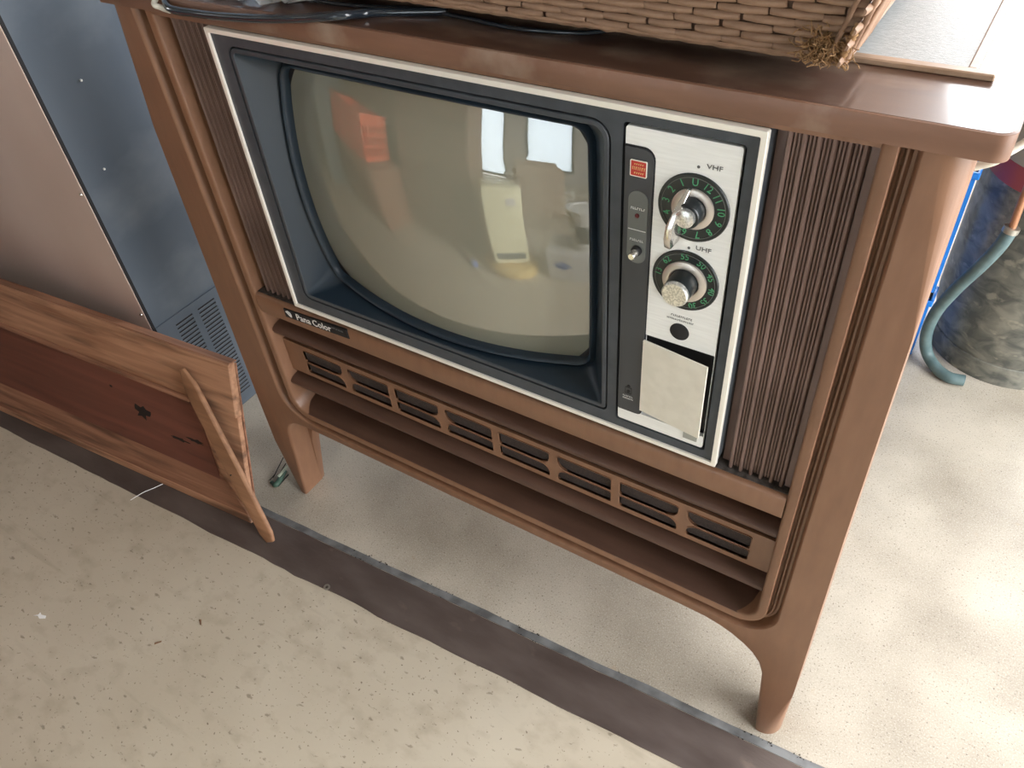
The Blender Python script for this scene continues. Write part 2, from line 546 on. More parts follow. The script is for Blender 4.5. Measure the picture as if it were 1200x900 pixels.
# back wall: stands behind the television as far as the open doorway on the right
mb = MB()
mb.box(X0, 0.25, Y1, Y1 + 0.12, -0.02, H)
mb.box(0.25, X1, Y1, Y1 + 0.12, -0.02, 0.7)  # unseen low wall added to block light from under the television
struct(mb.build('wall_back', 'wall'))
mb = MB()
mb.box(X0 - 0.12, X0, -1.9, Y1, -0.02, H)  # unseen wall, lengthened to cut the fill light on the front
struct(mb.build('wall_left', 'wall'))
# wall behind the camera with a doorway and a window, frosted panes added in both to dim the sky
mb = MB()
for b in ((X0, -0.74, -0.02, H), (-0.30, 0.0, -0.02, H), (0.72, X1, -0.02, H), (-0.74, -0.30, 2.1, H), (0.0, 0.72, -0.02, 0.17), (0.0, 0.72, 1.9, H)):
    mb.box(b[0], b[1], Y0 - 0.12, Y0, b[2], b[3])
struct(mb.build('wall_front', 'wall'))
def glazing(name, x0, x1, z0, z1):
    m2 = MB()
    m2.plate([(x0, z0), (x1, z0), (x1, z1), (x0, z1)], Y0 - 0.08, Y0 - 0.04, [rrect(x0 + 0.035, x1 - 0.035, z0 + 0.035, z1 - 0.035, 0, 1)])
    w_ = struct(m2.build(name, 'greenmetal'))
    m2 = MB()
    m2.box(x0 + 0.03, x1 - 0.03, Y0 - 0.064, Y0 - 0.058, z0 + 0.03, z1 - 0.03)
    m2.build('pane', 'frost', w_)
glazing('door_1', -0.74, -0.30, 0.0, 2.1)
glazing('window_1', 0.0, 0.72, 0.17, 1.9)
# unseen right walls added to narrow the wide opening that lights the television
mb = MB()
mb.box(X1, X1 + 0.12, Y0, -0.9, -0.02, H)
mb.box(X1, X1 + 0.12, 1.3, Y1, -0.02, H)
struct(mb.build('wall_right', 'wall'))

# ------------------------------------------------------------------ television
XL, XR, ZB, ZT = -0.0985, 0.7355, 0.287, 0.9605     # inner edge of the front lip
tv = thing('console_television', 'brown wooden console television on four legs with silver control panel', 'television', (0.31, 0.2, 0))


def U_path(s, r0=0.03, n=10):
    """U-shaped curve a distance s outside the lip's inner edge"""
    r = r0 + s
    sl = s if s <= 0.013 else 0.013 + (s - 0.013) * 1.6
    p = [(XL - sl, ZT + 0.0045), (XL - sl, 0.75), (XL - sl, 0.5)]
    cx, cz = XL + r0, ZB + r0
    for k in range(n + 1):
        a = PI + 0.5 * PI * k / n
        p.append((cx + (r0 + sl) * math.cos(a), cz + r * math.sin(a)))
    for x in (0.15, 0.32, 0.5):
        p.append((x, ZB - s))
    cx = XR - r0
    for k in range(n + 1):
        a = 1.5 * PI + 0.5 * PI * k / n
        p.append((cx + r * math.cos(a), cz + r * math.sin(a)))
    p += [(XR + s, 0.5), (XR + s, 0.75), (XR + s, ZT + 0.0045)]
    return p


prof = [(0, 0.078), (0, 0.003), (0.001, 0.001), (0.003, 0.0), (0.0118, 0.0), (0.0125, 0.0006), (0.0128, 0.002), (0.0130, 0.0150), (0.0148, 0.0160),
        (0.0160, 0.0130), (0.0172, 0.0115), (0.0188, 0.0115), (0.0200, 0.0130), (0.0212, 0.0160), (0.0240, 0.0155), (0.0255, 0.0090), (0.0268, 0.0035), (0.0280, 0.0010), (0.0292, 0.0)]
mb = MB()
rings = []
for s, y in prof:
    rings.append([(x, y, z) for x, z in U_path(s)])
mb.loft(rings, closed=False)
mb.build('moulded_lip', 'wood', tv, smooth=40)

# pillars, bottom rail and front feet: one moulded plate
S = 0.0292
outer = [(-0.186, 0.965), (-0.190, 0.80), (-0.199, 0.52), (-0.207, 0.28), (-0.2090, 0.15), (-0.2075, 0.0), (-0.176, 0.0),
         (-0.1610, 0.13), (-0.157, 0.170), (-0.153, 0.198), (-0.1475, 0.214), (-0.139, 0.226), (-0.128, 0.234), (-0.114, 0.239), (-0.096, 0.2415), (-0.03, 0.242),
         (0.30, 0.242), (0.635, 0.242), (0.6715, 0.241), (0.693, 0.2365), (0.711, 0.2297), (0.729, 0.219), (0.7425, 0.2076), (0.755, 0.190), (0.763, 0.166), (0.7660, 0.13),
         (0.777, 0.0), (0.811, 0.0), (0.811, 0.15), (0.8085, 0.28), (0.8035, 0.52), (0.7995, 0.80), (0.7985, 0.965)]
inner = U_path(S)
inner[0] = (inner[0][0], 0.965)
inner[-1] = (inner[-1][0], 0.965)
poly = outer + inner[::-1]
n = len(poly)
bm = bmesh.new()
fr = [bm.verts.new((x, 0.0, z)) for x, z in poly]
bk = [bm.verts.new((x, 0.05, z)) for x, z in poly]
ff = bm.faces.new(fr)
bm.faces.new(bk[::-1])
for j in range(n):
    k = (j + 1) % n
    bm.faces.new((fr[k], fr[j], bk[j], bk[k]))
bm.edges.ensure_lookup_table()
big = [bm.edges.get((fr[j], fr[j + 1])) for j in list(range(0, 5)) + list(range(27, len(outer) - 1))]
small = [bm.edges.get((fr[j], fr[j + 1])) for j in range(6, 26)]
bmesh.ops.bevel(bm, geom=big, offset=0.025, segments=10, affect='EDGES', profile=0.5)
small = [e for e in small if e.is_valid]
bmesh.ops.bevel(bm, geom=small, offset=0.005, segments=3, affect='EDGES', profile=0.5)
bmesh.ops.recalc_face_normals(bm, faces=bm.faces)
bmesh.ops.triangulate(bm, faces=[f for f in bm.faces if len(f.verts) > 4])
me = bpy.data.meshes.new('front_frame')
bm.to_mesh(me)
bm.free()
me.materials.append(M['wood'])
me.polygons.foreach_set('use_smooth', [True] * len(me.polygons))
me.set_sharp_from_angle(angle=math.radians(35))
link('front_frame', me, tv)
# feet: a block behind each front foot and two rear legs
for xo, xs_ in ((-0.1985, (-0.1765, -0.1570, -0.1220)), (0.8035, (0.7720, 0.7540, 0.7330))):
    mb = MB()
    mb.loft([[(xo, 0.045, z), (xi, 0.045, z), (xi, yb, z), (xo, yb, z)] for z, xi, yb in ((0.0, xs_[0], 0.058), (0.13, xs_[1], 0.066), (0.25, xs_[2], 0.078))], True, True, True)
    mb.build('leg', 'wood', tv, bevel=(0.003, 2), smooth=40)
for x in (-0.16, 0.733):
    mb = MB()
    ring = lambda z, e: [(x - e, 0.40 - e, z), (x + 0.035 + e, 0.40 - e, z), (x + 0.035 + e, 0.435 + e, z), (x - e, 0.435 + e, z)]
    mb.loft([ring(0, 0), ring(0.25, 0.007)], True, True, True)
    mb.build('leg', 'wood', tv, bevel=(0.003, 2))
mb = MB()
mb.box(-0.160, 0.774, 0.086, 0.46, 0.246, 0.965)
mb.box(-0.160, XL - 0.004, 0.05, 0.086, 0.246, 0.965)
mb.box(XR + 0.004, 0.774, 0.05, 0.086, 0.246, 0.965)
mb.box(XL - 0.004, XR + 0.004, 0.05, 0.086, 0.246, 0.280)
mb.build('cabinet_body', 'wood', tv)
mb = MB()
mb.plate(rrect(-0.2, 0.818, -0.003, 0.47, 0.012, 6), 0, 1)
mb.v = [(x, z, 0.965 + 0.0205 * (1 - y)) for x, y, z in mb.v]
mb.build('top_slab', 'slab', tv, bevel=(0.0018, 2), smooth=35)

mb = MB()
mb.plate(rrect(-0.197, 0.815, 0.0, 0.467, 0.010, 6), 0, 1)
mb.v = [(x, z, 0.9853 + 0.0005 * (1 - y)) for x, y, z in mb.v]
mb.build('top_shade_sheet', 'top_shade', tv)  # dark sheet added over the slab to deepen its shade

# recess behind the lip
mb = MB()
mb.box(XL - 0.003, XR + 0.003, 0.078, 0.086, 0.281, ZT + 0.004)
mb.build('recess_back', 'cavity', tv)
mb = MB()
mb.box(XL, XR, -0.0005, 0.078, ZT, 0.965)
mb.build('header', 'wood', tv)
# rail with the nameplate, gently convex
mb = MB()
zz = [(0.507, 0.078), (0.507, 0.006), (0.508, 0.002), (0.512, 0.0003), (0.527, -0.0012), (0.541, 0.0), (0.5445, 0.0018), (0.5454, 0.005), (0.5454, 0.078)]
mb.loft([[(XL + 0.0, y, z) for z, y in zz], [(XR, y, z) for z, y in zz]], closed=False)
mb.build('rail', 'wood', tv, smooth=50)
mb = MB()
mb.box(XL, XR, 0.006, 0.042, 0.5452, 0.5462)
mb.build('dusty_ledge', 'dust', tv)

# louvre: two curved slats, slotted board between them, ledge below
def slat(z, name='slat'):
    pr = [(z + 0.034, 0.050), (z + 0.022, 0.047), (z + 0.014, 0.040), (z + 0.010, 0.030), (z + 0.0085, 0.020), (z + 0.0065, 0.0125), (z + 0.0035, 0.0080), (z, 0.0066), (z - 0.004, 0.0078), (z - 0.0068, 0.011), (z - 0.007, 0.016), (z - 0.007, 0.050)]
    m2 = MB()
    m2.loft([[(XL + 0.001, y, q) for q, y in pr], [(XR - 0.001, y, q) for q, y in pr]], closed=False)
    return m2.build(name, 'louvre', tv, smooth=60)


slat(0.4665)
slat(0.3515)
holes = []
rims = []
for i in range(8):
    a = -0.0555 + 0.0968 * i
    b = a + 0.0835
    odd = i % 2 == 0           # rounded junction on this column's right, else on its left
    big_r, sm = 0.0145, 0.003
    for (z0, z1, up_) in ((0.4055, 0.4290, True), (0.3815, 0.4015, False)):
        R_ = big_r if up_ else big_r * 0.95
        if up_:
            rr = (sm, R_, sm, sm) if odd else (R_, sm, sm, sm)
        else:
            rr = (sm, sm, R_, sm) if odd else (sm, sm, sm, R_)
        holes.append(rrect(a, b, z0, z1, rr, 6))
        rims.append((rrect(a, b, z0, z1, rr, 6), rrect(a - 0.0012, b + 0.0012, z0 - 0.0012, z1 + 0.0012, tuple(q + 0.0012 for q in rr), 6)))
mb = MB()
mb.plate([(XL + 0.001, 0.372), (XR - 0.001, 0.372), (XR - 0.001, 0.4395), (XL + 0.001, 0.4395)], 0.020, 0.0245, holes)
board = mb.build('slotted_board', 'louvre', tv)
board.data.materials[0] = M['wood']
mb = MB()
mb.box(XL + 0.002, XR - 0.002, 0.0232, 0.0262, 0.374, 0.437)
mb.build('slot_mesh', 'slotback', board)
for lo_, ou in rims:
    mb = MB()
    mb.loft([[(x, 0.0202, z) for x, z in ou], [(x, 0.0188, z) for x, z in ou], [(x, 0.0192, z) for x, z in lo_], [(x, 0.0236, z) for x, z in lo_]])
    mb.build('slot_rim', 'wood', board, smooth=40)
mb = MB()
pr = [(0.299, 0.078), (0.297, 0.045), (0.294, 0.025), (0.2885, 0.008), (0.287, 0.001), (0.280, 0.004)]
mb.loft([[(XL + 0.002, y, q) for q, y in pr], [(XR - 0.002, y, q) for q, y in pr]], closed=False)
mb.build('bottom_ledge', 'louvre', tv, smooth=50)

# speaker grilles: proud ribs with pairs of fine ones between
def rib_mesh(w, ya, yb, z0, z1, nm):
    m2 = MB()
    m2.loft([[(-w, yb, z), (-w, ya + w * 0.6, z), (-w * 0.5, ya, z), (w * 0.5, ya, z), (w, ya + w * 0.6, z), (w, yb, z)] for z in (z0, z1)], True, True, True)
    return m2.mesh(nm, 'rib', smooth=50)


tall = rib_mesh(0.0020, 0.0125, 0.024, 0.5462, ZT, 'rib')
fine = rib_mesh(0.0013, 0.0152, 0.024, 0.550, ZT, 'fine_rib')
for xs, pitch, cnt in ((0.6655, 0.0117, 6), (-0.0830, 0.0112, 8)):
    back_b = MB()
    back_b.box(max(xs - 0.012, XL + 0.001), min(xs + pitch * (cnt - 1) + 0.010, XR - 0.001), 0.0225, 0.032, 0.5462, ZT)
    xe = xs + pitch * (cnt - 1) + 0.0035 if xs > 0 else xs - 0.010
    if xs > 0:
        back_b.box(xe, xe + 0.0065, 0.0165, 0.0225, 0.5462, ZT)
    g = back_b.build('speaker_grille', 'rib', tv)
    for i in range(cnt):
        x = xs + pitch * i
        link('rib', tall, g, Matrix.Translation((x, 0, 0)))
        if i < cnt - 1:
            for q in (0.36, 0.64):
                link('fine_rib', fine, g, Matrix.Translation((x + pitch * q, 0, 0)))

# centre unit: trim, face plate, tube mask, tube, control panel
mb = MB()
tw = 0.0055
mb.plate(rrect(0, 0.654, 0.56, 0.96, 0.0015, 2), -0.0075, 0.0, [rrect(tw, 0.654 - tw, 0.56 + tw, 0.96 - tw, 0.001, 2)])
mb.build('silver_trim', 'trim', tv, bevel=(0.0008, 1))
mb = MB()
GX0, GX1, GZ0, GZ1 = 0.0265, 0.5165, 0.5825, 0.9425
PX0, PX1, PZ0, PZ1 = 0.5278, 0.6384, 0.5772, 0.9446
mb.plate(rrect(0.001, 0.653, 0.561, 0.959, 0.001, 1), -0.0045, 0.0405,
         [rrect(GX0, GX1, GZ0, GZ1, (0.014, 0.007, 0.020, 0.014), 6), rrect(PX0, PX1, PZ0, PZ1, 0.004, 4)])
mb.build('face_plate', 'bezel', tv, smooth=30)
mb = MB()
mb.box(0.002, 0.652, 0.0405, 0.049, 0.562, 0.958)
mb.build('face_backing', 'black', tv)

# --- tube outline and sphere
SCX, SCZ, SA, SB, SR, SY0 = 0.2683, 0.7596, 0.2110, 0.1627, 0.675, -0.0034


def sag(x, z):
    return SY0 + SR - math.sqrt(SR * SR - (x - SCX) ** 2 - (z - SCZ) ** 2)


def tube_loop(g=0.0, scale=1.0, per=18, nc=8):
    """barrel-shaped outline of the picture tube grown by g"""
    r = 0.020 + max(g, 0) * 0.8
    a, b, kx, kz = SA + g, SB + g, 0.0072, 0.0118
    out = []
    # straight (bowed) sides joined by rounded corners; order: bottom-left, anticlockwise
    def side(cx, cz, a0):
        for k in range(nc + 1):
            t = a0 + 0.5 * PI * k / nc
            out.append((cx + r * math.cos(t), cz + r * math.sin(t)))
    cx, cz = a - kx - r, b - kz - r
    side(-cx, -cz, PI)
    for k in range(1, per):
        s_ = -1 + 2 * k / per
        out.append((cx * s_, -(b - kz * s_ * s_)))
    side(cx, -cz, 1.5 * PI)
    for k in range(1, per):
        s_ = -1 + 2 * k / per
        out.append((a - kx * s_ * s_, cz * s_))
    side(cx, cz, 0)
    for k in range(1, per):
        s_ = 1 - 2 * k / per
        out.append((cx * s_, b - kz * s_ * s_))
    side(-cx, cz, 0.5 * PI)
    for k in range(1, per):
        s_ = 1 - 2 * k / per
        out.append((-(a - kx * s_ * s_), cz * s_))
    return [(SCX + x * scale, SCZ + z * scale) for x, z in out]


def rect_loop(x0, x1, z0, z1, rs, per=18, nc=8):
    """rounded rectangle with the same point count as tube_loop"""
    out = []
    c = [(x0, z0), (x1, z0), (x1, z1), (x0, z1)]
    ctr = [(x0 + rs[0], z0 + rs[0]), (x1 - rs[1], z0 + rs[1]), (x1 - rs[2], z1 - rs[2]), (x0 + rs[3], z1 - rs[3])]
    for i in range(4):
        a0 = PI + 0.5 * PI * i
        for k in range(nc + 1):
            t = a0 + 0.5 * PI * k / nc
            out.append((ctr[i][0] + rs[i] * math.cos(t), ctr[i][1] + rs[i] * math.sin(t)))
        j = (i + 1) % 4
        p = out[-1]
        t = a0 + 0.5 * PI
        q = (ctr[j][0] + rs[j] * math.cos(t), ctr[j][1] + rs[j] * math.sin(t))
        for k in range(1, per):
            f = k / per
            out.append((p[0] + (q[0] - p[0]) * f, p[1] + (q[1] - p[1]) * f))
    return out


e = 0.0022
rs = (0.012, 0.006, 0.018, 0.012)
border = [[(x, y, z) for x, z in rect_loop(GX0 + e + d, GX1 - e - d, GZ0 + e + d, GZ1 - e - d, tuple(max(q - d, 0.003) for q in rs))]
          for d, y in ((0, 0.02), (0, -0.0035), (0.0008, -0.0045), (0.0048, -0.0045), (0.0058, -0.0035))]
ring = []
for g, dy in ((0.0085, -0.006), (0.0070, -0.0085), (0.0055, -0.0115), (0.0040, -0.0125), (0.0024, -0.0120), (0.0010, -0.0095), (0.0, -0.004), (-0.0006, 0.004)):
    base = tube_loop(0.0)
    ring.append([(x, max(sag(*base[i]) + dy, -0.003 if g > 0.003 else -0.006), z) for i, (x, z) in enumerate(tube_loop(g))])
mb = MB()
mb.loft(border)
mb.build('mask_border', 'bezel', tv, smooth=35)
mb = MB()
mb.loft([border[-1]] + ring)
mb.build('tube_mask', 'mask', tv, smooth=45)
# glass face
mb = MB()
steps = [1.012, 0.97, 0.9, 0.8, 0.7, 0.6, 0.5, 0.4, 0.3, 0.2, 0.1, 0.03]
mb.loft([[(x, sag(x, z), z) for x, z in tube_loop(0.0, s_)] for s_ in steps], True, False, True)
gl = mb.build('picture_tube_glass', 'glass', tv, smooth=180)
gl['label'] = 'bulging grey picture tube glass'

# --- control panel
cp = MB()
cp.plate(rrect(0.5305, 0.6355, 0.5800, 0.9418, 0.003, 4), -0.0042, 0.001, [rrect(0.5592, 0.6352, 0.598, 0.7172, 0.0008, 1)])
panel = cp.build('control_panel', 'panel', tv)
mb = MB()
mb.box(0.5590, 0.6362, 0.004, 0.010, 0.597, 0.718)
mb.build('flap_recess', 'black', panel)
mb = MB()
mb.plate(rrect(0.5312, 0.5588, 0.5972, 0.9232, (0.002, 0.006, 0.011, 0.001), 6), -0.0056, -0.0030)
mb.build('control_strip', 'strip', panel, smooth=30)
mb = MB()
mb.plate(rrect(0.5304, 0.5600, 0.5962, 0.9248, (0.002, 0.006, 0.0115, 0.001), 6), -0.0045, -0.0030)
mb.build('strip_outline', 'black', panel)
# flap hinged on its left edge and standing ajar
mtx = Matrix.Translation((0.5592, -0.0068, 0.7112)) @ Matrix.Rotation(math.radians(-7.5), 4, 'Z')
mb = MB()
mb.box(0, 0.0752, -0.0012, 0.0012, -0.1035, 0, mtx)
mb.build('flap', 'door', panel)
mb = MB()
mb.box(0.6120, 0.6285, -0.0056, -0.003, 0.5868, 0.5985)
mb.build('flap_catch', 'tagm', panel, bevel=(0.0006, 1))
# red badge, pill with lamp and push button, jack holes
mb = MB()
mb.box(0.5372, 0.5527, -0.0068, -0.005, 0.8968, 0.9118)
bd = mb.build('badge', 'red', panel, bevel=(0.0004, 1))
mb = MB()
mb.plate(rrect(0.5368, 0.5531, 0.8964, 0.9122, 0.001, 2), -0.0071, -0.006, [rrect(0.5375, 0.5524, 0.8971, 0.9115, 0.0005, 1)])
mb.build('badge_rim', 'trim', bd)
rnd = random.Random(3)
mb = MB()
for r_, (zc, hh, wmin) in enumerate(((0.9085, 0.0013, 0.004), (0.9045, 0.0030, 0.005), (0.9000, 0.0016, 0.0035))):
    x = 0.5391 if r_ == 1 else 0.5410
    while x < (0.551 if r_ == 1 else 0.549):
        w = rnd.uniform(0.0009, 0.0016)
        mb.box(x, x + w * 0.45, -0.0072, -0.0066, zc - hh / 2, zc + hh / 2)
        mb.box(x, x + w, -0.0072, -0.0066, zc + hh / 2 - 0.0005, zc + hh / 2)
        x += w + 0.0007
o = mb.build('badge_print', 'gold', bd)
o['kind'] = 'stuff'
mb = MB()
mb.plate(rrect(0.5360, 0.5556, 0.8040, 0.8820, 0.0095, 8), -0.0064, -0.005)
pill = mb.build('pill_plate', 'pill', panel)
mb = MB()
mb.box(0.5368, 0.5548, -0.0068, -0.0060, 0.8408, 0.8416)
mb.build('pill_line', 'white', pill)
mb = MB()
mb.lathe([(0.0022, 0.0055), (0.0022, 0.0072), (0.0012, 0.0080)], (0.5455, 0, 0.8566), 'y', 16)
mb.build('lamp', 'led', pill, smooth=40)
mb = MB()
mb.lathe([(0.0052, 0.0055), (0.0052, 0.0090), (0.0040, 0.0098)], (0.5468, 0, 0.8190), 'y', 20)
mb.build('button_collar', 'black', pill, smooth=40)
mb = MB()
mb.lathe([(0.0038, 0.008), (0.0038, 0.0180), (0.0030, 0.0190)], (0.5465, 0, 0.8185), 'y', 20)
mb.build('push_button', 'chrome', pill, smooth=40)


def tiny_print(nm, x0, x1, z, h, m, parent, seed, y=-0.0068, th=0.0004):
    """printing too small to read: a row of little strokes"""
    r2 = random.Random(seed)
    m2 = MB()
    x = x0
    while x < x1:
        w = r2.uniform(0.7, 1.3) * h * 0.6
        kind = r2.randrange(3)
        t = h * 0.22
        m2.box(x, x + t, y, y + th, z - h / 2, z + h / 2)
        if kind != 1:
            m2.box(x, x + w, y, y + th, z + h / 2 - t, z + h / 2)
        if kind != 0:
            m2.box(x, x + w, y, y + th, z - h / 2, z - h / 2 + t)
        x += w + h * 0.3
    o2 = m2.build(nm, m, parent)
    o2['kind'] = 'stuff'
    return o2


tiny_print('pill_print', 0.5390, 0.5530, 0.8640, 0.0024, 'white', pill, 1)
tiny_print('pill_print', 0.5390, 0.5525, 0.8300, 0.0022, 'white', pill, 2)
tiny_print('jack_print', 0.5370, 0.5495, 0.6205, 0.0018, 'white', panel, 4, -0.0060)
tiny_print('jack_print', 0.5370, 0.5500, 0.6170, 0.0018, 'white', panel, 5, -0.0060)
tiny_print('panel_print', 0.5860, 0.6080, 0.7535, 0.0022, 'ink', panel, 6, -0.0045)
tiny_print('panel_print', 0.5820, 0.6090, 0.7490, 0.0018, 'ink', panel, 8, -0.0045)
for z in (0.6362, 0.6285):
    mb = MB()
    mb.lathe([(0.0020, 0.0050), (0.0020, 0.0062)], (0.5435, 0, z), 'y', 14)
    mb.build('jack_hole', 'black', panel)
mb = MB()
mb.plate(rrect(0.5395, 0.5475, 0.6250, 0.6345, 0.0005, 1), -0.0060, -0.005, [rrect(0.5400, 0.5470, 0.6255, 0.6340, 0.0004, 1)])
mb.build('jack_frame', 'black', panel)
mb = MB()
mb.lathe([(0.0103, 0.002), (0.0103, 0.0046), (0.0098, 0.0048)], (0.5962, 0, 0.7345), 'y', 32)
mb.build('earphone_jack', 'black', panel, smooth=40)

# dials
def dial(cx, cz, marks, tsize, rad, parent, nm):
    m2 = MB()
    m2.lathe([(0.0335, 0.003), (0.0335, 0.0052), (0.0328, 0.0060), (0.0305, 0.0060), (0.0300, 0.0055), (0.002, 0.0055)], (cx, 0, cz), 'y', 56)
    d = m2.build(nm, 'dial', parent, smooth=30)
    m2 = MB()
    m2.lathe([(0.0302, 0.0056), (0.0302, 0.0062), (0.0298, 0.0062), (0.0298, 0.0056)], (cx, 0, cz), 'y', 56, False, False)
    m2.build('dial_circle', 'pill', d)
    for body, ang in marks:
        a = math.radians(ang)
        put_text('dial_number', body, tsize, 'dialtext', cx + rad * math.sin(a), -0.0058, cz + rad * math.cos(a), d, a, 0.9)
    return d


seq = ['U', '12', '11', '10', '9', '8', '7', '6', '5', '4', '3', '2', '1']
d1 = dial(0.5982, 0.8770, [(s_, i * 360 / 13) for i, s_ in enumerate(seq)], 0.0102, 0.0256, panel, 'channel_dial')
d1['label'] = 'upper round dial numbered one to twelve'
d2 = dial(0.5970, 0.7980, [('62', -46), ('55', -4), ('50', 33), ('45', 65), ('40', 97), ('35', 128), ('30', 158), ('13', -82)], 0.0096, 0.0272, panel, 'tuning_dial')
d2['label'] = 'lower round dial with numbers from thirty to sixty two'
for d, cx, cz, r1, r2 in ((d1, 0.5982, 0.877, 0.0198, 0.0128), (d2, 0.597, 0.798, 0.0222, 0.0145)):
    mb = MB()
    mb.lathe([(r1, 0.005), (r1, 0.0075), (r1 - 0.0015, 0.0085), (r2 + 0.001, 0.0085), (r2, 0.0078), (r2, 0.005)], (cx, 0, cz), 'y', 48, False, False)
    mb.build('dial_ring', 'ringmetal', d, smooth=35)
# upper knob with a lever
mb = MB()
mb.lathe([(0.0128, 0.005), (0.0122, 0.0200), (0.0112, 0.0212)], (0.5982, 0, 0.877), 'y', 36)
k1 = mb.build('knob', 'dial', d1, smooth=40)
mb = MB()
mb.lathe([(0.0090, 0.0205), (0.0088, 0.0250), (0.0078, 0.0258)], (0.5982, 0, 0.877), 'y', 32)
mb.build('knob_cap', 'spark', k1, smooth=40)
mb = MB()
la = math.radians(194)
ax = Vector((math.sin(la), 0, math.cos(la)))
sd = Vector((math.cos(la), 0, -math.sin(la)))
c0 = Vector((0.5982, 0, 0.877))
rg = []
for t, w, h0, h1 in ((-0.0190, 0.0022, 0.006, 0.0110), (-0.010, 0.0034, 0.006, 0.0200), (0.000, 0.0042, 0.006, 0.0265), (0.012, 0.0046, 0.006, 0.0305), (0.024, 0.0046, 0.007, 0.0310), (0.0350, 0.0040, 0.008, 0.0265), (0.0390, 0.0024, 0.010, 0.0200)):
    c = c0 + ax * t + sd * (0.0085 - 0.004 * max(0, (t - 0.012) / 0.026))
    rg.append([c + sd * w + Vector((0, -h0, 0)), c + sd * w * 0.75 + Vector((0, -h1, 0)), c - sd * w * 0.75 + Vector((0, -h1, 0)), c - sd * w + Vector((0, -h0, 0))])
mb.loft(rg, True, True, True)
mb.build('knob_lever', 'chrome', k1, bevel=(0.0008, 2), smooth=40)
# lower knob: tall dark barrel with a bright cap
mb = MB()
mb.lathe([(0.0142, 0.005), (0.0132, 0.0270)], (0.597, 0, 0.798), 'y', 40)
k2 = mb.build('knob', 'dial', d2, smooth=40)
mb = MB()
mb.lathe([(0.0133, 0.0262), (0.0132, 0.0292), (0.0120, 0.0305)], (0.597, 0, 0.798), 'y', 40)
mb.build('knob_cap', 'spark', k2, smooth=30)
put_text('panel_lettering', 'VHF', 0.0062, 'ink', 0.6135, -0.0044, 0.9190, panel, sx=1.3)
put_text('panel_lettering', 'UHF', 0.0062, 'ink', 0.6115, -0.0044, 0.8372, panel, sx=1.3)
for x, z in ((0.5992, 0.9170), (0.5975, 0.8352)):
    mb = MB()
    mb.lathe([(0.0014, 0.003), (0.0014, 0.0045)], (x, 0, z), 'y', 12)
    mb.build('index_dot', 'ink', panel)

# nameplate on the rail
mb = MB()
q = 0.0035
mb.add([(-0.0370, -0.0022, 0.5230), (-0.0370, -0.0022, 0.5390), (0.0915, -0.0022, 0.5445), (0.0940, -0.0022, 0.5285),
        (-0.0370, 0.001, 0.5230), (-0.0370, 0.001, 0.5390), (0.0915, 0.001, 0.5445), (0.0940, 0.001, 0.5285)],
       [(0, 1, 2, 3), (4, 7, 6, 5), (0, 4, 5, 1), (1, 5, 6, 2), (2, 6, 7, 3), (3, 7, 4, 0)])
npl = mb.build('nameplate', 'black', tv)
put_text('nameplate_lettering', 'Pana', 0.0165, 'white', 0.0025, -0.0023, 0.5318, npl, -math.radians(2.4), 1.0, weight=0.0002)
put_text('nameplate_lettering', 'Color', 0.0165, 'white', 0.0405, -0.0023, 0.5334, npl, -math.radians(2.4), 0.96, weight=0.0002)
tiny_print('nameplate_print', 0.0620, 0.0840, 0.5385, 0.0028, 'pill', npl, 9, -0.0026)
# emblem: white disc and triangle cut by bars
mb = MB()
mb.plate([(-0.0345, 0.5345), (-0.0300, 0.5300), (-0.0262, 0.5265), (-0.0228, 0.5262), (-0.0222, 0.5310), (-0.0240, 0.5355), (-0.0290, 0.5372)], -0.0026, -0.002,
         [rrect(-0.0312, -0.0302, 0.5325, 0.5352, 0.0, 1), rrect(-0.0288, -0.0278, 0.5305, 0.5350, 0.0, 1), rrect(-0.0264, -0.0254, 0.5300, 0.5340, 0.0, 1)])
mb.build('emblem', 'white', npl)

# ------------------------------------------------------------------ things on the television
# framed pane lying under the basket
pn = thing('glazed_sash', 'frosted glass sash in a thin wooden frame lying under the basket', 'sash', (0.4, 0.25, 0.986))
mb = MB()
mb.box(0.10, 0.770, 0.088, 0.44, 0.9862, 0.9898)
mb.build('pane', 'pane', pn)
for a in ((0.06, 0.790, 0.0825, 0.0925), (0.06, 0.790, 0.440, 0.450)):
    mb = MB()
    mb.box(a[0], a[1], a[2], a[3], 0.9860, 0.9912)
    mb.build('rail', 'pane_frame', pn, bevel=(0.001, 1))
for a in ((0.7695, 0.7765, 0.0925, 0.440), (0.08, 0.10, 0.0925, 0.440)):
    mb = MB()
    mb.box(a[0], a[1], a[2], a[3], 0.9860, 0.9908)
    mb.build('stile', 'pane_frame', pn, bevel=(0.001, 1))

bk_ = thing('wicker_basket', 'woven bamboo basket with a straw knot at its corner on the television', 'basket', (0.36, 0.27, 0.9912))
BX0, BX1, BY0, BY1, BZ, BH, FL = 0.045, 0.6895, 0.0330, 0.43, 1.006, 0.23, 0.30
mb = MB()
def bring(z, ins=0.0):
    e_ = FL * (z - BZ) - ins
    f_ = 0.32 * (z - BZ) - ins
    return [(BX0 - e_, BY0 - f_ * 0.8, z), (BX1 + e_, BY0 - f_ * 0.8, z), (BX1 + e_, BY1 + f_, z), (BX0 - e_, BY1 + f_, z)]
mb.loft([[(max(x, 0.12), max(y, 0.095), 0.9914) for x, y, z in bring(BZ, 0.035)], bring(BZ, 0.004), bring(BZ + BH, 0.004), bring(BZ + BH, 0.012), bring(BZ + 0.01, 0.012)], True, True, True)
mb.build('core', 'straw_d', bk_)
rowh, seg = 0.0068, 0.0405
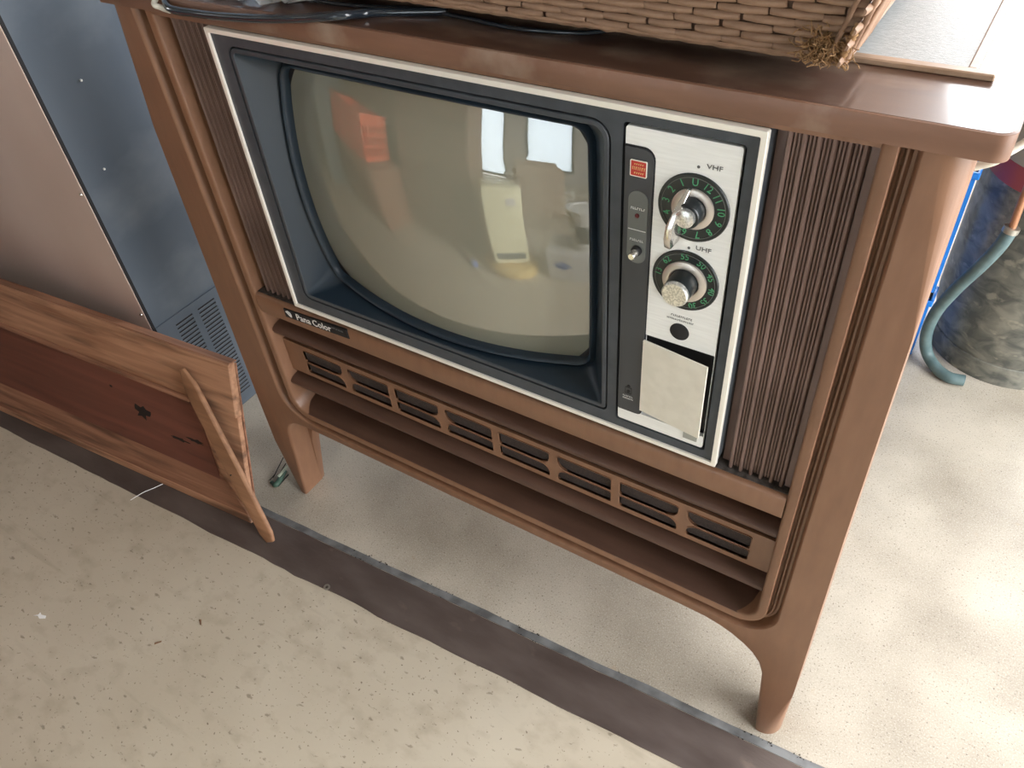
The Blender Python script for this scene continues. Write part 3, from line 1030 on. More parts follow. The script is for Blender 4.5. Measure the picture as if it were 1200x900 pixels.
def strip_mesh(L, h):
    m2 = MB()
    rg = []
    for t in (-0.5, -0.44, -0.2, 0.2, 0.44, 0.5):
        b_ = 0.0030 * (1 - (2 * t) ** 2 * 0.65)
        hh = h * (0.5 if abs(t) < 0.45 else 0.40)
        rg.append([(t * L, 0.001, -hh), (t * L, -b_ * 0.75, -hh * 0.6), (t * L, -b_, 0), (t * L, -b_ * 0.75, hh * 0.6), (t * L, 0.001, hh)])
    m2.loft(rg, True, True, True)
    return m2.mesh('strip', 'straw', smooth=50)
strips = [strip_mesh(seg * k, rowh * 0.98) for k in (0.97, 1.02, 0.92)]
def face_matrix(side, u, z):
    """strip lying along a face: side 'f' front, 'r' right"""
    lean = math.atan(0.256 if side == 'f' else FL)
    jit = random.uniform(-0.03, 0.03)
    if side == 'f':
        y = BY0 - 0.256 * (z - BZ)
        return Matrix.Translation((u, y, z)) @ Matrix.Rotation(lean, 4, 'X') @ Matrix.Rotation(jit, 4, 'Y')
    x = BX1 + FL * (z - BZ)
    return Matrix.Translation((x, u, z)) @ Matrix.Rotation(PI / 2, 4, 'Z') @ Matrix.Rotation(lean, 4, 'X') @ Matrix.Rotation(jit, 4, 'Y')
rest = MB()
for side in 'fr':
    for r_ in range(33):
        z = BZ + rowh * (r_ + 0.5)
        e_ = FL * (z - BZ)
        lo_u, hi_u = (BX0 - e_, BX1 + e_) if side == 'f' else (BY0 - 0.256 * (z - BZ), BY1 + 0.32 * (z - BZ))
        u = lo_u + seg * (0.5 if r_ % 2 else 0.02) + random.uniform(-0.004, 0.004)
        while u - seg * 0.5 < hi_u - 0.003:
            mt = face_matrix(side, u, z + random.uniform(-0.0006, 0.0006))
            sm = random.choice(strips)
            L_over = u + seg * 0.5 - hi_u
            if L_over > 0:
                mt = mt @ Matrix.Translation((-L_over / 2 - 0.0005, 0, 0)) @ Matrix.Diagonal((max(0.06, 1 - L_over / seg), 1, 1, 1))
            if r_ < 8:
                link('strip', sm, bk_, mt)
            else:
                rest.add([mt @ v.co for v in sm.vertices], [tuple(p.vertices) for p in sm.polygons])
            u += seg * random.uniform(0.99, 1.03)
o = rest.build('weave', 'straw', bk_)
o['kind'] = 'stuff'
# frayed lower edge
mb = MB()
for (p0, p1, off) in (((BX0, BY0), (BX1, BY0), (0, -0.0015)), ((BX1, BY0), (BX1, BY1), (0.0015, 0))):
    pts = []
    for i in range(90):
        t = i / 89
        x, y = p0[0] + (p1[0] - p0[0]) * t + off[0], p0[1] + (p1[1] - p0[1]) * t + off[1]
        w = noise.noise(Vector((i * 0.7, 2, 5))) * 0.0012
        pts.append((x, y + w, BZ - 0.0002 + w))
    mb.tube(pts, 0.0024, 6)
mb.build('bottom_binding', 'straw', bk_, smooth=60)
# corner: two canes running up, twisted cord and a frayed tuft of straw
fx = lambda z: (BX1 + FL * (z - BZ), BY0 - 0.256 * (z - BZ))
for du, dv, rr in ((0.002, -0.004, 0.0022), (-0.010, -0.0055, 0.0019)):
    mb = MB()
    mb.tube([(fx(BZ + h)[0] + du, fx(BZ + h)[1] + dv, BZ + h) for h in (0.0, 0.05, 0.1, 0.16, 0.225)], rr, 8)
    mb.build('corner_cane', 'straw', bk_, smooth=60)
for k in range(6):
    mb = MB()
    y0_ = BY0 + 0.006 + k * 0.007
    mb.tube([(BX1 + FL * h + 0.0035, y0_ + k * 0.004 * h * 20 + h * 0.5, BZ + h) for h in (0.006, 0.05, 0.1, 0.16)], 0.0026, 7)
    mb.build('side_cane', 'straw', bk_, smooth=60)
for ph in (0, PI):
    mb = MB()
    pts = []
    for i in range(60):
        t = i / 59
        h = 0.001 + 0.030 * t
        a = t * 9 * PI + ph
        pts.append((fx(BZ + h)[0] - 0.001 + 0.0017 * math.cos(a), fx(BZ + h)[1] - 0.0055 + 0.0017 * math.sin(a), BZ + h))
    mb.tube(pts, 0.0016, 6)
    mb.build('cord', 'rope', bk_, smooth=60)
mb = MB()
r2 = random.Random(11)
for i in range(210):
    c = Vector((BX1 - 0.014 + r2.gauss(0, 0.0065), BY0 - 0.005, BZ + 0.009 + r2.gauss(0, 0.0055)))
    d = Vector((r2.gauss(0, 1), -abs(r2.gauss(0.3, 0.5)), r2.gauss(0.3, 1))).normalized()
    pts = [c]
    for k in range(5):
        d = (d + Vector((r2.gauss(0, 0.45), r2.gauss(0, 0.35), r2.gauss(0, 0.45)))).normalized()
        c = c + d * 0.0032
        c.z = max(c.z, BZ - 0.002)
        pts.append(c.copy())
    mb.tube(pts, 0.00045, 4)
o = mb.build('straw_tuft', 'rope', bk_)
o['kind'] = 'stuff'

# cables hanging over the front edge on the left
def px_pts(lst):
    return [on(*q) for q in lst]
mb = MB()
pts = [Vector((-0.06, 0.09, 0.9905)), Vector((-0.075, 0.03, 0.991))] + px_pts([(196, 7, 1, -0.009), (232, 16, 1, -0.010), (285, 21, 1, -0.010), (340, 22, 1, -0.008), (395, 18.5, 1, -0.003)]) + [Vector((0.23, 0.030, 0.9895)), Vector((0.30, 0.060, 0.9895)), Vector((0.36, 0.090, 0.997))]
pts = pts[:-1]
mb.tube(catmull(pts, 10), 0.0046, 10)
tag(mb.build('power_cable', 'cable_k', smooth=60), 'thick dark cable sagging over the front edge of the television top', 'cable')
mb = MB()
pts = [Vector((0.02, 0.075, 0.9885)), Vector((0.09, 0.050, 0.9885)), Vector((0.16, 0.040, 0.9885)), Vector((0.22, 0.048, 0.9885)), Vector((0.27, 0.058, 0.9885)), Vector((0.33, 0.052, 0.9885)), Vector((0.39, 0.046, 0.9885)), Vector((0.45, 0.056, 0.9885)), Vector((0.48, 0.075, 0.9885))]
mb.tube(catmull(pts, 10), 0.0021, 8)
tag(mb.build('thin_cable', 'cable_k', smooth=60), 'thin dark cable winding along the television top below the basket', 'cable')
mb = MB()
pts = [Vector((-0.09, 0.10, 0.9895)), Vector((-0.088, 0.04, 0.991))] + px_pts([(181, 2, 1, -0.008), (189, 9, 1, -0.010), (199, 12.5, 1, -0.0105)])
mb.tube(catmull(pts, 10), 0.0032, 10)
tag(mb.build('pale_cable', 'cable_w', smooth=60), 'short white cable end at the left edge of the television top', 'cable')
mb = MB()
r2 = random.Random(5)
gx, gy = 14, 8
vs = []
for j in range(gy):
    for i in range(gx):
        x = -0.02 + 0.16 * i / (gx - 1)
        y = 0.008 + 0.055 * j / (gy - 1)
        vs.append((x + r2.uniform(-0.003, 0.003), y + r2.uniform(-0.002, 0.002), 0.9885 + abs(r2.gauss(0, 0.005))))
mb.add(vs, [(j * gx + i, j * gx + i + 1, (j + 1) * gx + i + 1, (j + 1) * gx + i) for j in range(gy - 1) for i in range(gx - 1)])
tag(mb.build('plastic_film', 'film'), 'crumpled clear plastic film among the cables on the television', 'plastic film')

# ------------------------------------------------------------------ stainless appliance on the left
ap = thing('refrigerator', 'stainless steel refrigerator cabinet with louvred side vent left of the television', 'refrigerator', (-0.95, 0.35, 0))
AX1, AY0, AY1, AZ = -0.50, 0.014, 0.70, 1.55
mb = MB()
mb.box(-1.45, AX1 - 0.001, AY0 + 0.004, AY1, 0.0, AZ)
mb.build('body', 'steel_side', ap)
mb = MB()
mb.box(-1.45, AX1 - 0.0035, AY0 - 0.002, AY0 + 0.004, 0.02, AZ)
mb.build('front_panel', 'steel_front', ap, bevel=(0.0012, 2))
side_holes = []
cols = ((0.060, 0.103), (0.118, 0.163))
for c0_, c1_ in cols:
    for i in range(27):
        z = 0.030 + i * 0.0098
        side_holes.append((c0_, c1_, z, z + 0.0052))
mb = MB()
loops = [[(y0_, z0_), (y1_, z0_), (y1_, z1_), (y0_, z1_)] for y0_, y1_, z0_, z1_ in side_holes]
mb.plate([(AY0 + 0.0046, 0.001), (AY1, 0.001), (AY1, 0.310), (AY0 + 0.0046, 0.310)], 0, 1, loops)
mb.v = [(AX1 + 0.0012 * (1 - a), b, c) for b, a, c in [(x, y, z) for x, y, z in mb.v]]
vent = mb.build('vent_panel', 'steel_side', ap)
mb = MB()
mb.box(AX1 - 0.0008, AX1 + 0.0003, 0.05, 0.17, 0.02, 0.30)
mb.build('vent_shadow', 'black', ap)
lv = MB()
lv.add([(0.0004, 0, 0.0052), (0.0004, 0.0436, 0.0052), (0.0026, 0.0436, 0.0020), (0.0026, 0, 0.0020), (0.0018, 0, 0.0018), (0.0018, 0.0436, 0.0018), (0, 0.0436, 0.0048), (0, 0, 0.0048)],
       [(0, 1, 2, 3), (3, 2, 5, 4), (4, 5, 6, 7), (7, 6, 1, 0), (0, 3, 4, 7), (1, 6, 5, 2)])
lvm = lv.mesh('louvre', 'vent')
for c0_, c1_, z0_, z1_ in side_holes:
    link('louvre', lvm, vent, Matrix.Translation((AX1, c0_, z0_)) @ Matrix.Diagonal((0.8, (c1_ - c0_) / 0.0436, 0.14, 1)))
for x, y, z in ((AX1 - 0.014, AY0 - 0.003, 0.345), (AX1 - 0.014, AY0 - 0.003, 0.610)):
    mb = MB()
    mb.lathe([(0.0035, 0.0), (0.0030, 0.0016), (0.001, 0.0022)], (x, y + 0.001, z), 'y', 14)
    mb.build('screw', 'chrome', ap, smooth=50)
for px, py in ((95, 94), (122, 198)):
    p = on(px, py, 0, AX1)
    mb = MB()
    mb.tube([(AX1 - 0.002, p.y, p.z), (AX1 + 0.0016, p.y, p.z)], 0.0020, 10)
    mb.build('rivet', 'white', ap)
mb = MB()
mb.box(AX1 - 0.0036, AX1 + 0.0002, AY0 - 0.0008, AY0 + 0.0045, 0.02, AZ)
mb.build('corner_seam', 'black', ap)

# ------------------------------------------------------------------ old panel leaning on it, and the loose batten
B0 = Vector((-0.221, -0.112, 0.0025))                 # lower right corner of the panel's face
u = Vector((-0.997, -0.079, 0)).normalized()          # along the panel to the left
w = Vector((-0.008, 0.094, 0.350))
PH = w.length
w.normalize()
nrm = u.cross(w).normalized()
if nrm.y > 0:
    nrm = -nrm                                         # towards the camera
pan = thing('old_wainscot', 'old wooden wainscot panel with dark red centre board leaning against the refrigerator', 'wainscot', tuple(B0))
PM = Matrix(((u.x, w.x, nrm.x, B0.x), (u.y, w.y, nrm.y, B0.y), (u.z, w.z, nrm.z, B0.z), (0, 0, 0, 1)))   # (along, up, out)


def pboard(nm, m, poly, d0, d1, bevel=0.0015, par=None, sl=None):
    """board on the panel: polygon in (along, up), from depth d0 to d1 (out); sl tilts the outer face with height"""
    m2 = MB()
    k = len(poly)
    vs = [Vector((a, b, d0)) for a, b in poly] + [Vector((a, b, d1 + (sl(a, b) if sl else 0))) for a, b in poly]
    m2.add(vs, [tuple(range(k))[::-1], tuple(range(k, 2 * k))] + [(j, (j + 1) % k, k + (j + 1) % k, k + j) for j in range(k)])
    me_ = m2.mesh(nm, m, bevel=(bevel, 1) if bevel else None)
    o_ = bpy.data.objects.new(nm, me_)
    COL.objects.link(o_)
    par = par or pan
    o_.parent = par
    o_.matrix_local = Matrix.Translation(-Vector(pan.location)) @ PM
    return o_


LW = 1.15
pboard('backing', 'plank', [(0.001, 0.004), (LW, 0.004), (LW, PH - 0.004), (0.001, PH - 0.004)], -0.016, -0.008)
pboard('top_board', 'plank_l', [(0.0, PH - 0.112), (LW, PH - 0.100), (LW, PH), (0.0, PH)], -0.016, 0.0)
pboard('top_cap', 'plank', [(0.0, PH), (LW, PH), (LW, PH + 0.003), (0.0, PH + 0.003)], -0.022, -0.002)
pboard('centre_board', 'redboard', [(0.075, 0.075), (LW, 0.085), (LW, PH - 0.095), (0.12, PH - 0.105)], -0.010, -0.006)
pboard('bottom_board', 'plank', [(0.0, 0.012), (0.012, 0.004), (LW, 0.004), (LW, 0.098), (0.072, 0.090)], -0.010, 0.0, sl=lambda a, b: -0.007 * min(1, b / 0.09))
pboard('bottom_edge', 'plank_l', [(0.0, 0.0), (LW, 0.0), (LW, 0.012), (0.006, 0.018)], -0.016, 0.001)
pboard('end_board', 'plank_l', [(0.0, 0.012), (0.070, 0.095), (0.115, PH - 0.112), (0.0, PH - 0.112)], -0.014, -0.004)
pboard('moulding', 'plank', [(0.115, PH - 0.113), (LW, PH - 0.103), (LW, PH - 0.092), (0.112, PH - 0.101)], -0.008, 0.006, 0.003)
pboard('end_strip', 'plank', [(-0.001, 0.02), (0.006, 0.02), (0.006, PH - 0.004), (-0.001, PH)], -0.020, -0.0165)
# knots on the centre board
for a, b, ra, rb, sd_ in ((0.275, 0.170, 0.027, 0.017, 1), (0.13, 0.150, 0.024, 0.005, 2), (0.175, 0.138, 0.032, 0.004, 3), (0.36, 0.205, 0.005, 0.004, 4)):
    r3 = random.Random(sd_)
    pl = []
    for k in range(14):
        t = 2 * PI * k / 14
        f_ = r3.uniform(0.45, 1.0) if k % 2 else r3.uniform(0.75, 1.2)
        pl.append((a + ra * f_ * math.cos(t), b + rb * f_ * math.sin(t)))
    pboard('knot', 'knot', pl, -0.0062, -0.0057, 0)

# loose batten: foot on the sill, head on the panel
f0 = Vector((-0.150, -0.1235, 0.0028))
def on_panel(px, py, out):
    d = (CX * ((px - 600) / FPX) + CD * ((py - 450) / FPX) + CF)
    p0 = B0 + nrm * out
    return CAM + d * ((p0 - CAM).dot(nrm) / d.dot(nrm))
h0 = on_panel(216, 434, 0.006)
ax_ = (h0 - f0)
Lb = ax_.length
ax_.normalize()
sdv = nrm.cross(ax_).normalized()
ot = ax_.cross(sdv).normalized()
if ot.dot(nrm) < 0:
    ot = -ot
mb = MB()
rg = []
for t, hw, tk in ((0.0, 0.0110, 0.007), (0.020, 0.0185, 0.008), (0.15, 0.0215, 0.009), (0.30, 0.0205, 0.009), (Lb - 0.035, 0.0190, 0.008), (Lb, 0.0060, 0.007)):
    c = f0 + ax_ * t
    rg.append([c - sdv * hw, c + sdv * hw, c + sdv * hw + ot * tk * 0.7, c + sdv * hw * 0.80 + ot * tk, c - sdv * hw * 0.80 + ot * tk, c - sdv * hw + ot * tk * 0.7])
mb.loft(rg, True, True, True)
mn = min(v[2] for v in mb.v)
mb.v = [(x, y, z - mn + 0.0024) for x, y, z in mb.v]
bt = thing('wooden_batten', 'loose brown wooden batten leaning across the right end of the old panel', 'batten', tuple(f0))
mb.build('strip_of_wood', 'batten', bt, bevel=(0.001, 1), smooth=30)
mb = MB()
c = f0 + ax_ * 0.155 + ot * 0.0132 + Vector((0, 0, -mn + 0.0024))
mb.tube([c, c + ot * 0.0022], 0.0016, 8)
mb.build('nail_head', 'knot', bt)

# ------------------------------------------------------------------ right corner: gas cylinder, hose, blue crates
gc = thing('gas_cylinder', 'mottled grey gas cylinder standing behind the television on the right', 'gas cylinder', (0.961, 1.136, 0))
mb = MB()
R_ = 0.172
mb.lathe([(R_ * 0.90, 0.040), (R_ * 0.93, 0.055), (R_ * 0.975, 0.09), (R_, 0.13), (R_, 0.44)], (0.961, 1.136, 0), 'z', 56, True, False)
mb.build('body', 'tank', gc, smooth=40)
mb = MB()
mb.lathe([(R_ * 0.90, 0.0), (R_ * 0.925, 0.0), (R_ * 0.94, 0.050), (R_ * 0.90, 0.054)], (0.961, 1.136, 0), 'z', 56, False, False)
mb.build('foot_ring', 'tank', gc, smooth=40)
mb = MB()
mb.lathe([(R_, 0.44), (R_ + 0.0006, 0.4405), (R_ + 0.0006, 0.485), (R_, 0.4855)], (0.961, 1.136, 0), 'z', 56, False, False)
mb.build('red_band', 'tank_red', gc, smooth=40)
mb = MB()
mb.lathe([(R_, 0.485), (R_, 0.72), (R_ * 0.96, 0.77), (R_ * 0.8, 0.815), (R_ * 0.45, 0.84), (0.03, 0.845)], (0.961, 1.136, 0), 'z', 56, False, True)
mb.build('shoulder', 'tank_top', gc, smooth=50)
mb = MB()
mb.lathe([(0.02, 0.845), (0.02, 0.89), (0.03, 0.895), (0.03, 0.91), (0.012, 0.92)], (0.961, 1.136, 0), 'z', 24)
mb.build('valve', 'copper', gc, smooth=40)
hs = thing('gas_hose', 'teal rubber hose curving down beside the grey gas cylinder', 'hose', (0.86, 0.95, 0))
def cyl_pt(px, py, y):
    return on(px, py, 1, y)
pts = [cyl_pt(1186, 267, 0.925), cyl_pt(1172, 288, 0.920), cyl_pt(1150, 311, 0.920), cyl_pt(1122, 337, 0.930), cyl_pt(1098, 364, 0.950), cyl_pt(1086, 390, 0.965), on(1086, 412, 2, 0.035), on(1097, 431, 2, 0.016), on(1112, 442, 2, 0.0135), on(1130, 446, 2, 0.0135)]
mb = MB()
mb.tube(catmull(pts, 8), 0.0125, 14)
mb.build('hose', 'hose', hs, smooth=60)
mb = MB()
a, b = cyl_pt(1186, 267, 0.925), cyl_pt(1183, 272, 0.924)
mb.tube([a + (a - b) * 0.2, b], 0.0145, 14)
mb.build('clamp', 'zinc', hs, smooth=40)
mb = MB()
mb.tube(catmull([a, cyl_pt(1196, 240, 0.925), cyl_pt(1210, 205, 0.93), cyl_pt(1230, 150, 0.935), Vector((0.94, 0.940, 0.72)), Vector((0.961, 1.01, 0.87)), Vector((0.961, 1.106, 0.885))], 6), 0.0070, 10)
mb.build('copper_pipe', 'copper', hs, smooth=60)

def crate(name, label, x0, x1, y0, y1, z0, z1, m, cat, group, slots=True):
    t = thing(name, label, cat, ((x0 + x1) / 2, (y0 + y1) / 2, z0), group)
    h = z1 - z0
    for nm, pts_, ax2 in (('side', (x0, x1, y0), 'y'), ('side', (x0, x1, y1 - 0.006), 'y'), ('end', (y0 + 0.006, y1 - 0.006, x0), 'x'), ('end', (y0 + 0.006, y1 - 0.006, x1 - 0.006), 'x')):
        a0, a1, c = pts_
        hl = []
        if slots:
            nslot = max(3, int((a1 - a0) / 0.035))
            for i in range(nslot):
                for (q0, q1) in ((0.12, 0.30), (0.36, 0.54), (0.60, 0.76)):
                    s0 = a0 + (a1 - a0) * (i + 0.25) / nslot
                    s1 = a0 + (a1 - a0) * (i + 0.75) / nslot
                    hl.append([(s0, z0 + h * q0), (s1, z0 + h * q0), (s1, z0 + h * q1), (s0, z0 + h * q1)])
        m2 = MB()
        m2.plate([(a0, z0), (a1, z0), (a1, z1), (a0, z1)], 0, 0.006, hl)
        if ax2 == 'y':
            m2.v = [(x, c + y, z) for x, y, z in m2.v]
        else:
            m2.v = [(c + y, x, z) for x, y, z in m2.v]
        m2.build(nm, m, t)
    m2 = MB()
    m2.box(x0 + 0.006, x1 - 0.006, y0 + 0.006, y1 - 0.006, z0, z0 + 0.006)
    m2.build('base', m, t)
    m2 = MB()
    for bx in ((x0 - 0.006, x1 + 0.006, y0 - 0.006, y0 + 0.006), (x0 - 0.006, x1 + 0.006, y1 - 0.006, y1 + 0.006), (x0 - 0.006, x0 + 0.006, y0, y1), (x1 - 0.006, x1 + 0.006, y0, y1)):
        m2.box(*bx, z1 - 0.014, z1)
    m2.build('rim', m, t, bevel=(0.002, 1))
    return t

c1 = crate('plastic_crate', 'shallow blue plastic crate on the floor behind the television, lower of two', 0.40, 0.788, 1.00, 1.055, 0.0, 0.155, 'blue', 'crate', 'blue crates', False)
c2 = crate('plastic_crate', 'blue plastic crate with white lettering stacked on the other blue crate', 0.40, 0.788, 1.00, 1.055, 0.175, 0.46, 'blue', 'crate', 'blue crates', False)
mb = MB()
mb.box(0.41, 0.785, 1.007, 1.048, 0.155, 0.175)  # black block stands in for the dark gap between the crates
mb.build('dark_gap_block', 'black', c2)
tiny_print('white_lettering', 0.750, 0.786, 0.235, 0.020, 'white', c2, 12, 0.9985, 0.002)
# pale cable behind the cabinet
mb = MB()
pts = [Vector((0.74, 0.480, 0.69)), Vector((0.755, 0.495, 0.69))] + px_pts([(1128, 199, 1, 0.50), (1148, 194, 1, 0.50), (1168, 188, 1, 0.50), (1190, 174, 1, 0.51)]) + [Vector((0.90, 0.55, 0.80)), Vector((1.02, 0.68, 0.70)), Vector((1.16, 0.80, 0.30)), Vector((1.20, 0.85, 0.006)), Vector((1.3, 1.1, 0.006))]
mb.tube(catmull(pts, 8), 0.0055, 10)
tag(mb.build('antenna_cable', 'cable_w', smooth=60), 'pale cable looping out behind the right side of the television', 'cable')

# ------------------------------------------------------------------ small things on the floor
p = on(383, 688, 2, 0.003)
mb = MB()
mb.lathe([(0.0028, 0.0), (0.0062, 0.0), (0.0062, 0.0014), (0.0028, 0.0014), (0.0028, 0.0)], (p.x, p.y, 0.0024), 'z', 20, False, False)
tag(mb.build('washer', 'zinc', smooth=30), 'small metal washer at the edge of the steel sill', 'washer')
p = on(47, 722, 2, 0)
mb = MB()
mb.plate([(-0.012, -0.006), (-0.004, -0.002), (0.004, -0.004), (0.014, 0.002), (0.010, 0.006), (0.000, 0.003), (-0.006, 0.005), (-0.005, 0.000)], 0, 1)
mb.v = [(p.x + a, p.y + c, 0.0004 + 0.0008 * b) for a, b, c in mb.v]
tag(mb.build('paper_scrap', 'paper'), 'tiny white paper scrap on the smooth concrete floor', 'paper scrap')
for i, (px, py, lab) in enumerate(((185, 753, 'brown wood chip lying left of the other chip on the floor'), (235, 729, 'brown wood chip lying nearer the steel sill on the floor'))):
    p = on(px, py, 2, 0)
    mb = MB()
    a = 0.9 - 1.5 * i
    rot = Matrix.Translation(p) @ Matrix.Rotation(a, 4, 'Z')
    mb.add([rot @ Vector(v) for v in ((-0.006, -0.002, 0.0002), (0.006, -0.0015, 0.0002), (0.007, 0.001, 0.0002), (-0.005, 0.002, 0.0002), (-0.005, 0, 0.0022), (0.006, 0, 0.0018))],
           [(0, 1, 5, 4), (1, 2, 5), (2, 3, 4, 5), (3, 0, 4), (0, 3, 2, 1)])
    tag(mb.build('wood_chip', 'chip'), lab, 'wood chip', 'chips on the floor')
mb = MB()
pts = [on(*q) for q in ((153, 586, 2, 0.003), (168, 577, 2, 0.0036), (180, 572, 2, 0.0036), (191, 567, 2, 0.0036))]
mb.tube(catmull(pts, 5), 0.0007, 5)
tag(mb.build('thread', 'paper'), 'short white thread lying across the steel sill below the panel', 'thread')
# dark green scrap with spikes beside the left leg
gs = thing('plastic_scrap', 'small dark green and pale scrap lying beside the left front leg', 'scrap', tuple(on(325, 562, 2, 0)))
def fp(px, py, z):
    return on(px, py, 2, z)
mb = MB()
mb.tube(catmull([fp(318, 565, 0.006), fp(323, 568, 0.008), fp(328, 562, 0.008), fp(334, 552, 0.007)], 4), [0.004] * 3 + [0.0062] * 6 + [0.005] * 4, 8)
mb.build('body', 'greenscrap', gs, smooth=50)
mb = MB()
mb.tube(catmull([fp(326, 559, 0.013), fp(331, 553, 0.013), fp(336, 547, 0.011)], 4), 0.0035, 7)
mb.build('pale_back', 'palescrap', gs, smooth=50)
for a_, b_ in (((320, 560, 0.006), (332, 536, 0.010)), ((326, 570, 0.002), (338, 556, 0.003)), ((316, 563, 0.004), (322, 556, 0.013)), ((327, 556, 0.010), (335, 543, 0.012))):
    mb = MB()
    mb.tube([fp(*a_), fp(*b_)], 0.0011, 5)
    mb.build('spike', 'black', gs)

# ------------------------------------------------------------------ what the tube reflects: the other half of the room
# cream heater on an amber base
ht = thing('fan_heater', 'cream upright heater on a round amber base, mirrored in the television screen', 'heater', (0.13, -0.95, 0))
mb = MB()
mb.lathe([(0.165, 0.0), (0.170, 0.010), (0.165, 0.045), (0.140, 0.06)], (0.13, -0.95, 0), 'z', 40)
mb.build('base', 'amber', ht, smooth=40)
HM = Matrix.Translation((0.13, -0.95, 0)) @ Matrix.Rotation(math.radians(-24), 4, 'Z')
def hbox(*b):
    m2 = MB()
    m2.box(*b, HM)
    return m2
hbox(-0.115, 0.115, -0.075, 0.075, 0.06, 0.56).build('body', 'cream', ht, bevel=(0.020, 4), smooth=40)
hbox(-0.085, 0.085, 0.073, 0.079, 0.105, 0.15).build('outlet_grille', 'greenmetal', ht, bevel=(0.002, 1))
hbox(0.02, 0.075, 0.073, 0.078, 0.46, 0.50).build('handle_recess', 'cartonw', ht, bevel=(0.002, 1))
mb = MB()
mb.lathe([(0.024, 0.0), (0.028, 0.012), (0.024, 0.03), (0.010, 0.045)], (-0.095, -0.83, 0), 'z', 20)
tag(mb.build('glass_float', 'printb', smooth=50), 'small blue ball on the floor beside the cream heater, mirrored in the screen', 'ball')
# carton and paint bucket
ct = thing('cardboard_carton', 'pale carton with a blue diamond mark, mirrored in the screen corner', 'carton', (0.36, -0.868, 0))
CM = Matrix.Translation((0.36, -0.868, 0)) @ Matrix.Rotation(math.radians(13), 4, 'Z')
mb = MB()
mb.box(0.0, 0.36, -0.26, 0.0, 0.0, 0.21, CM)
mb.build('box', 'cartonw', ct, bevel=(0.002, 1))
mb = MB()
mb.add([CM @ Vector(v) for v in ((0.03, 0.0012, 0.12), (0.085, 0.0012, 0.155), (0.14, 0.0012, 0.12), (0.085, 0.0012, 0.085))], [(0, 1, 2, 3)])
mb.build('diamond_mark', 'printb', ct)
bu = thing('paint_bucket', 'white lidded bucket with printed label standing on the pale carton', 'bucket', (0.60, -0.96, 0.21))
mb = MB()
mb.lathe([(0.085, 0.0), (0.103, 0.22), (0.108, 0.22), (0.108, 0.245)], (0.60, -0.96, 0.2105), 'z', 36)
mb.build('body', 'bucket', bu, smooth=40)
mb = MB()
mb.lathe([(0.108, 0.245), (0.110, 0.255), (0.082, 0.259), (0.080, 0.252)], (0.60, -0.96, 0.2105), 'z', 36)
mb.build('lid', 'bucket', bu, smooth=40)
mb = MB()
rg = []
for h, r in ((0.06, 0.0905), (0.17, 0.0995)):
    rg.append([(0.60 + r * math.cos(a), -0.96 + r * math.sin(a), 0.2105 + h) for a in [PI * (0.25 + 0.5 * k / 16) for k in range(17)]])
mb.loft(rg, closed=False)
mb.build('label', 'pill', bu, smooth=60)
# brown cupboard
cb = thing('wooden_cupboard', 'tall brown wooden cupboard behind the camera, mirrored in the screen', 'cupboard', (-0.35, -1.2, 0))
FM = Matrix.Translation((-0.05, -1.0, 0)) @ Matrix.Rotation(math.radians(3), 4, 'Z')
def fbox(*b):
    m2 = MB()
    m2.box(*b, FM)
    return m2
fbox(-0.62, 0.0, -0.22, 0.0, 0.0, 1.5).build('body', 'furn', cb, bevel=(0.004, 1))
fbox(-0.31, -0.01, 0.0, 0.014, 0.05, 0.80).build('door', 'furn', cb, bevel=(0.004, 1))
fbox(-0.31, -0.01, 0.0, 0.014, 0.82, 1.46).build('door', 'furn', cb, bevel=(0.004, 1))
fbox(-0.61, -0.32, 0.0, 0.014, 0.05, 1.46).build('door', 'furn', cb, bevel=(0.004, 1))
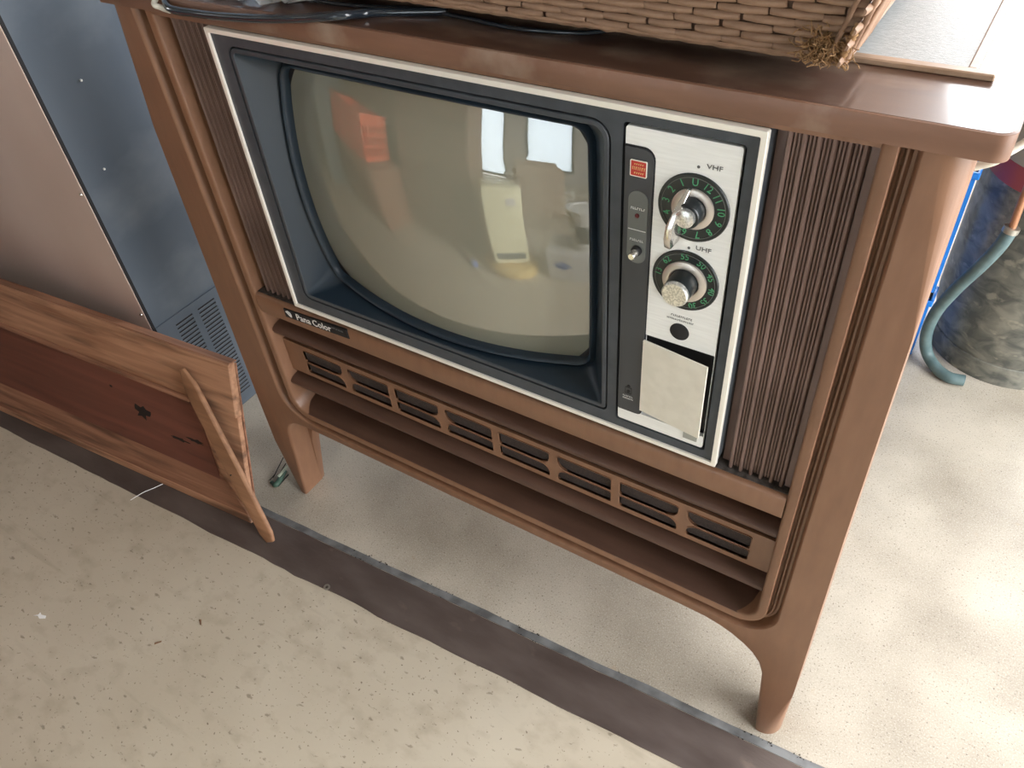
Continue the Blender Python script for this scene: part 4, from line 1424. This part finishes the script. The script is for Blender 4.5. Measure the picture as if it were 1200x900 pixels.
# low chest with the orange crate
ch = thing('wooden_chest', 'low reddish brown chest under the orange crate, mirrored in the screen', 'chest', (-0.95, -0.85, 0))
GM = Matrix.Translation((-0.72, -0.70, 0)) @ Matrix.Rotation(math.radians(6), 4, 'Z')
mb = MB()
mb.box(-0.60, 0.0, -0.38, 0.0, 0.0, 0.40, GM)
mb.build('body', 'plank', ch, bevel=(0.004, 1))
mb = MB()
mb.box(-0.52, -0.03, 0.0, 0.008, 0.04, 0.36, GM)
mb.build('front_panel', 'plank', ch, bevel=(0.003, 1))
crate('orange_crate', 'orange slotted plastic crate on a chest, mirrored at the upper left of the screen', -1.40, -0.84, -1.08, -0.77, 0.4015, 0.69, 'orange', 'crate', None, True)
mb = MB()
mb.box(-2.10, -0.70, -1.24, -1.20, 0, 1.6)  # added to keep the bright left opening out of the reflection
tag(mb.build('blocking_board', 'furn', bevel=(0.003, 1)), 'tall dark board added behind the orange crate to block a bright opening, mirrored in the screen', 'board')
# grey-green metal locker at the far left
lk = thing('metal_locker', 'dark grey green metal locker left of the orange crate, mirrored in the screen', 'locker', (-1.9, -0.75, 0))
mb = MB()
mb.box(-2.50, -1.44, -0.95, -0.57, 0, 1.05)
mb.build('body', 'greenmetal', lk, bevel=(0.004, 1))
for x in (-2.485, -2.145, -1.795):
    mb = MB()
    mb.box(x, x + 0.335, -0.57, -0.558, 0.05, 1.0)
    mb.build('door', 'greenmetal', lk, bevel=(0.003, 1))
# folded cardboard standing on the floor before the window
for k_, (x0_, x1_, yy, zt, lab) in enumerate(((0.02, 0.47, -2.06, 0.52, 'taller grey brown cardboard sheet standing behind the other, mirrored in the screen'), (0.07, 0.53, -2.0, 0.48, 'shorter grey brown cardboard sheet standing in front, mirrored in the screen'))):
    mb = MB()
    mb.plate(rrect(x0_, x1_, 0.0, zt, (0.005, 0.005, 0.07, 0.04), 5), yy - 0.012, yy)
    tag(mb.build('cardboard_sheet', 'card', bevel=(0.003, 1)), lab, 'cardboard', 'cardboard sheets')
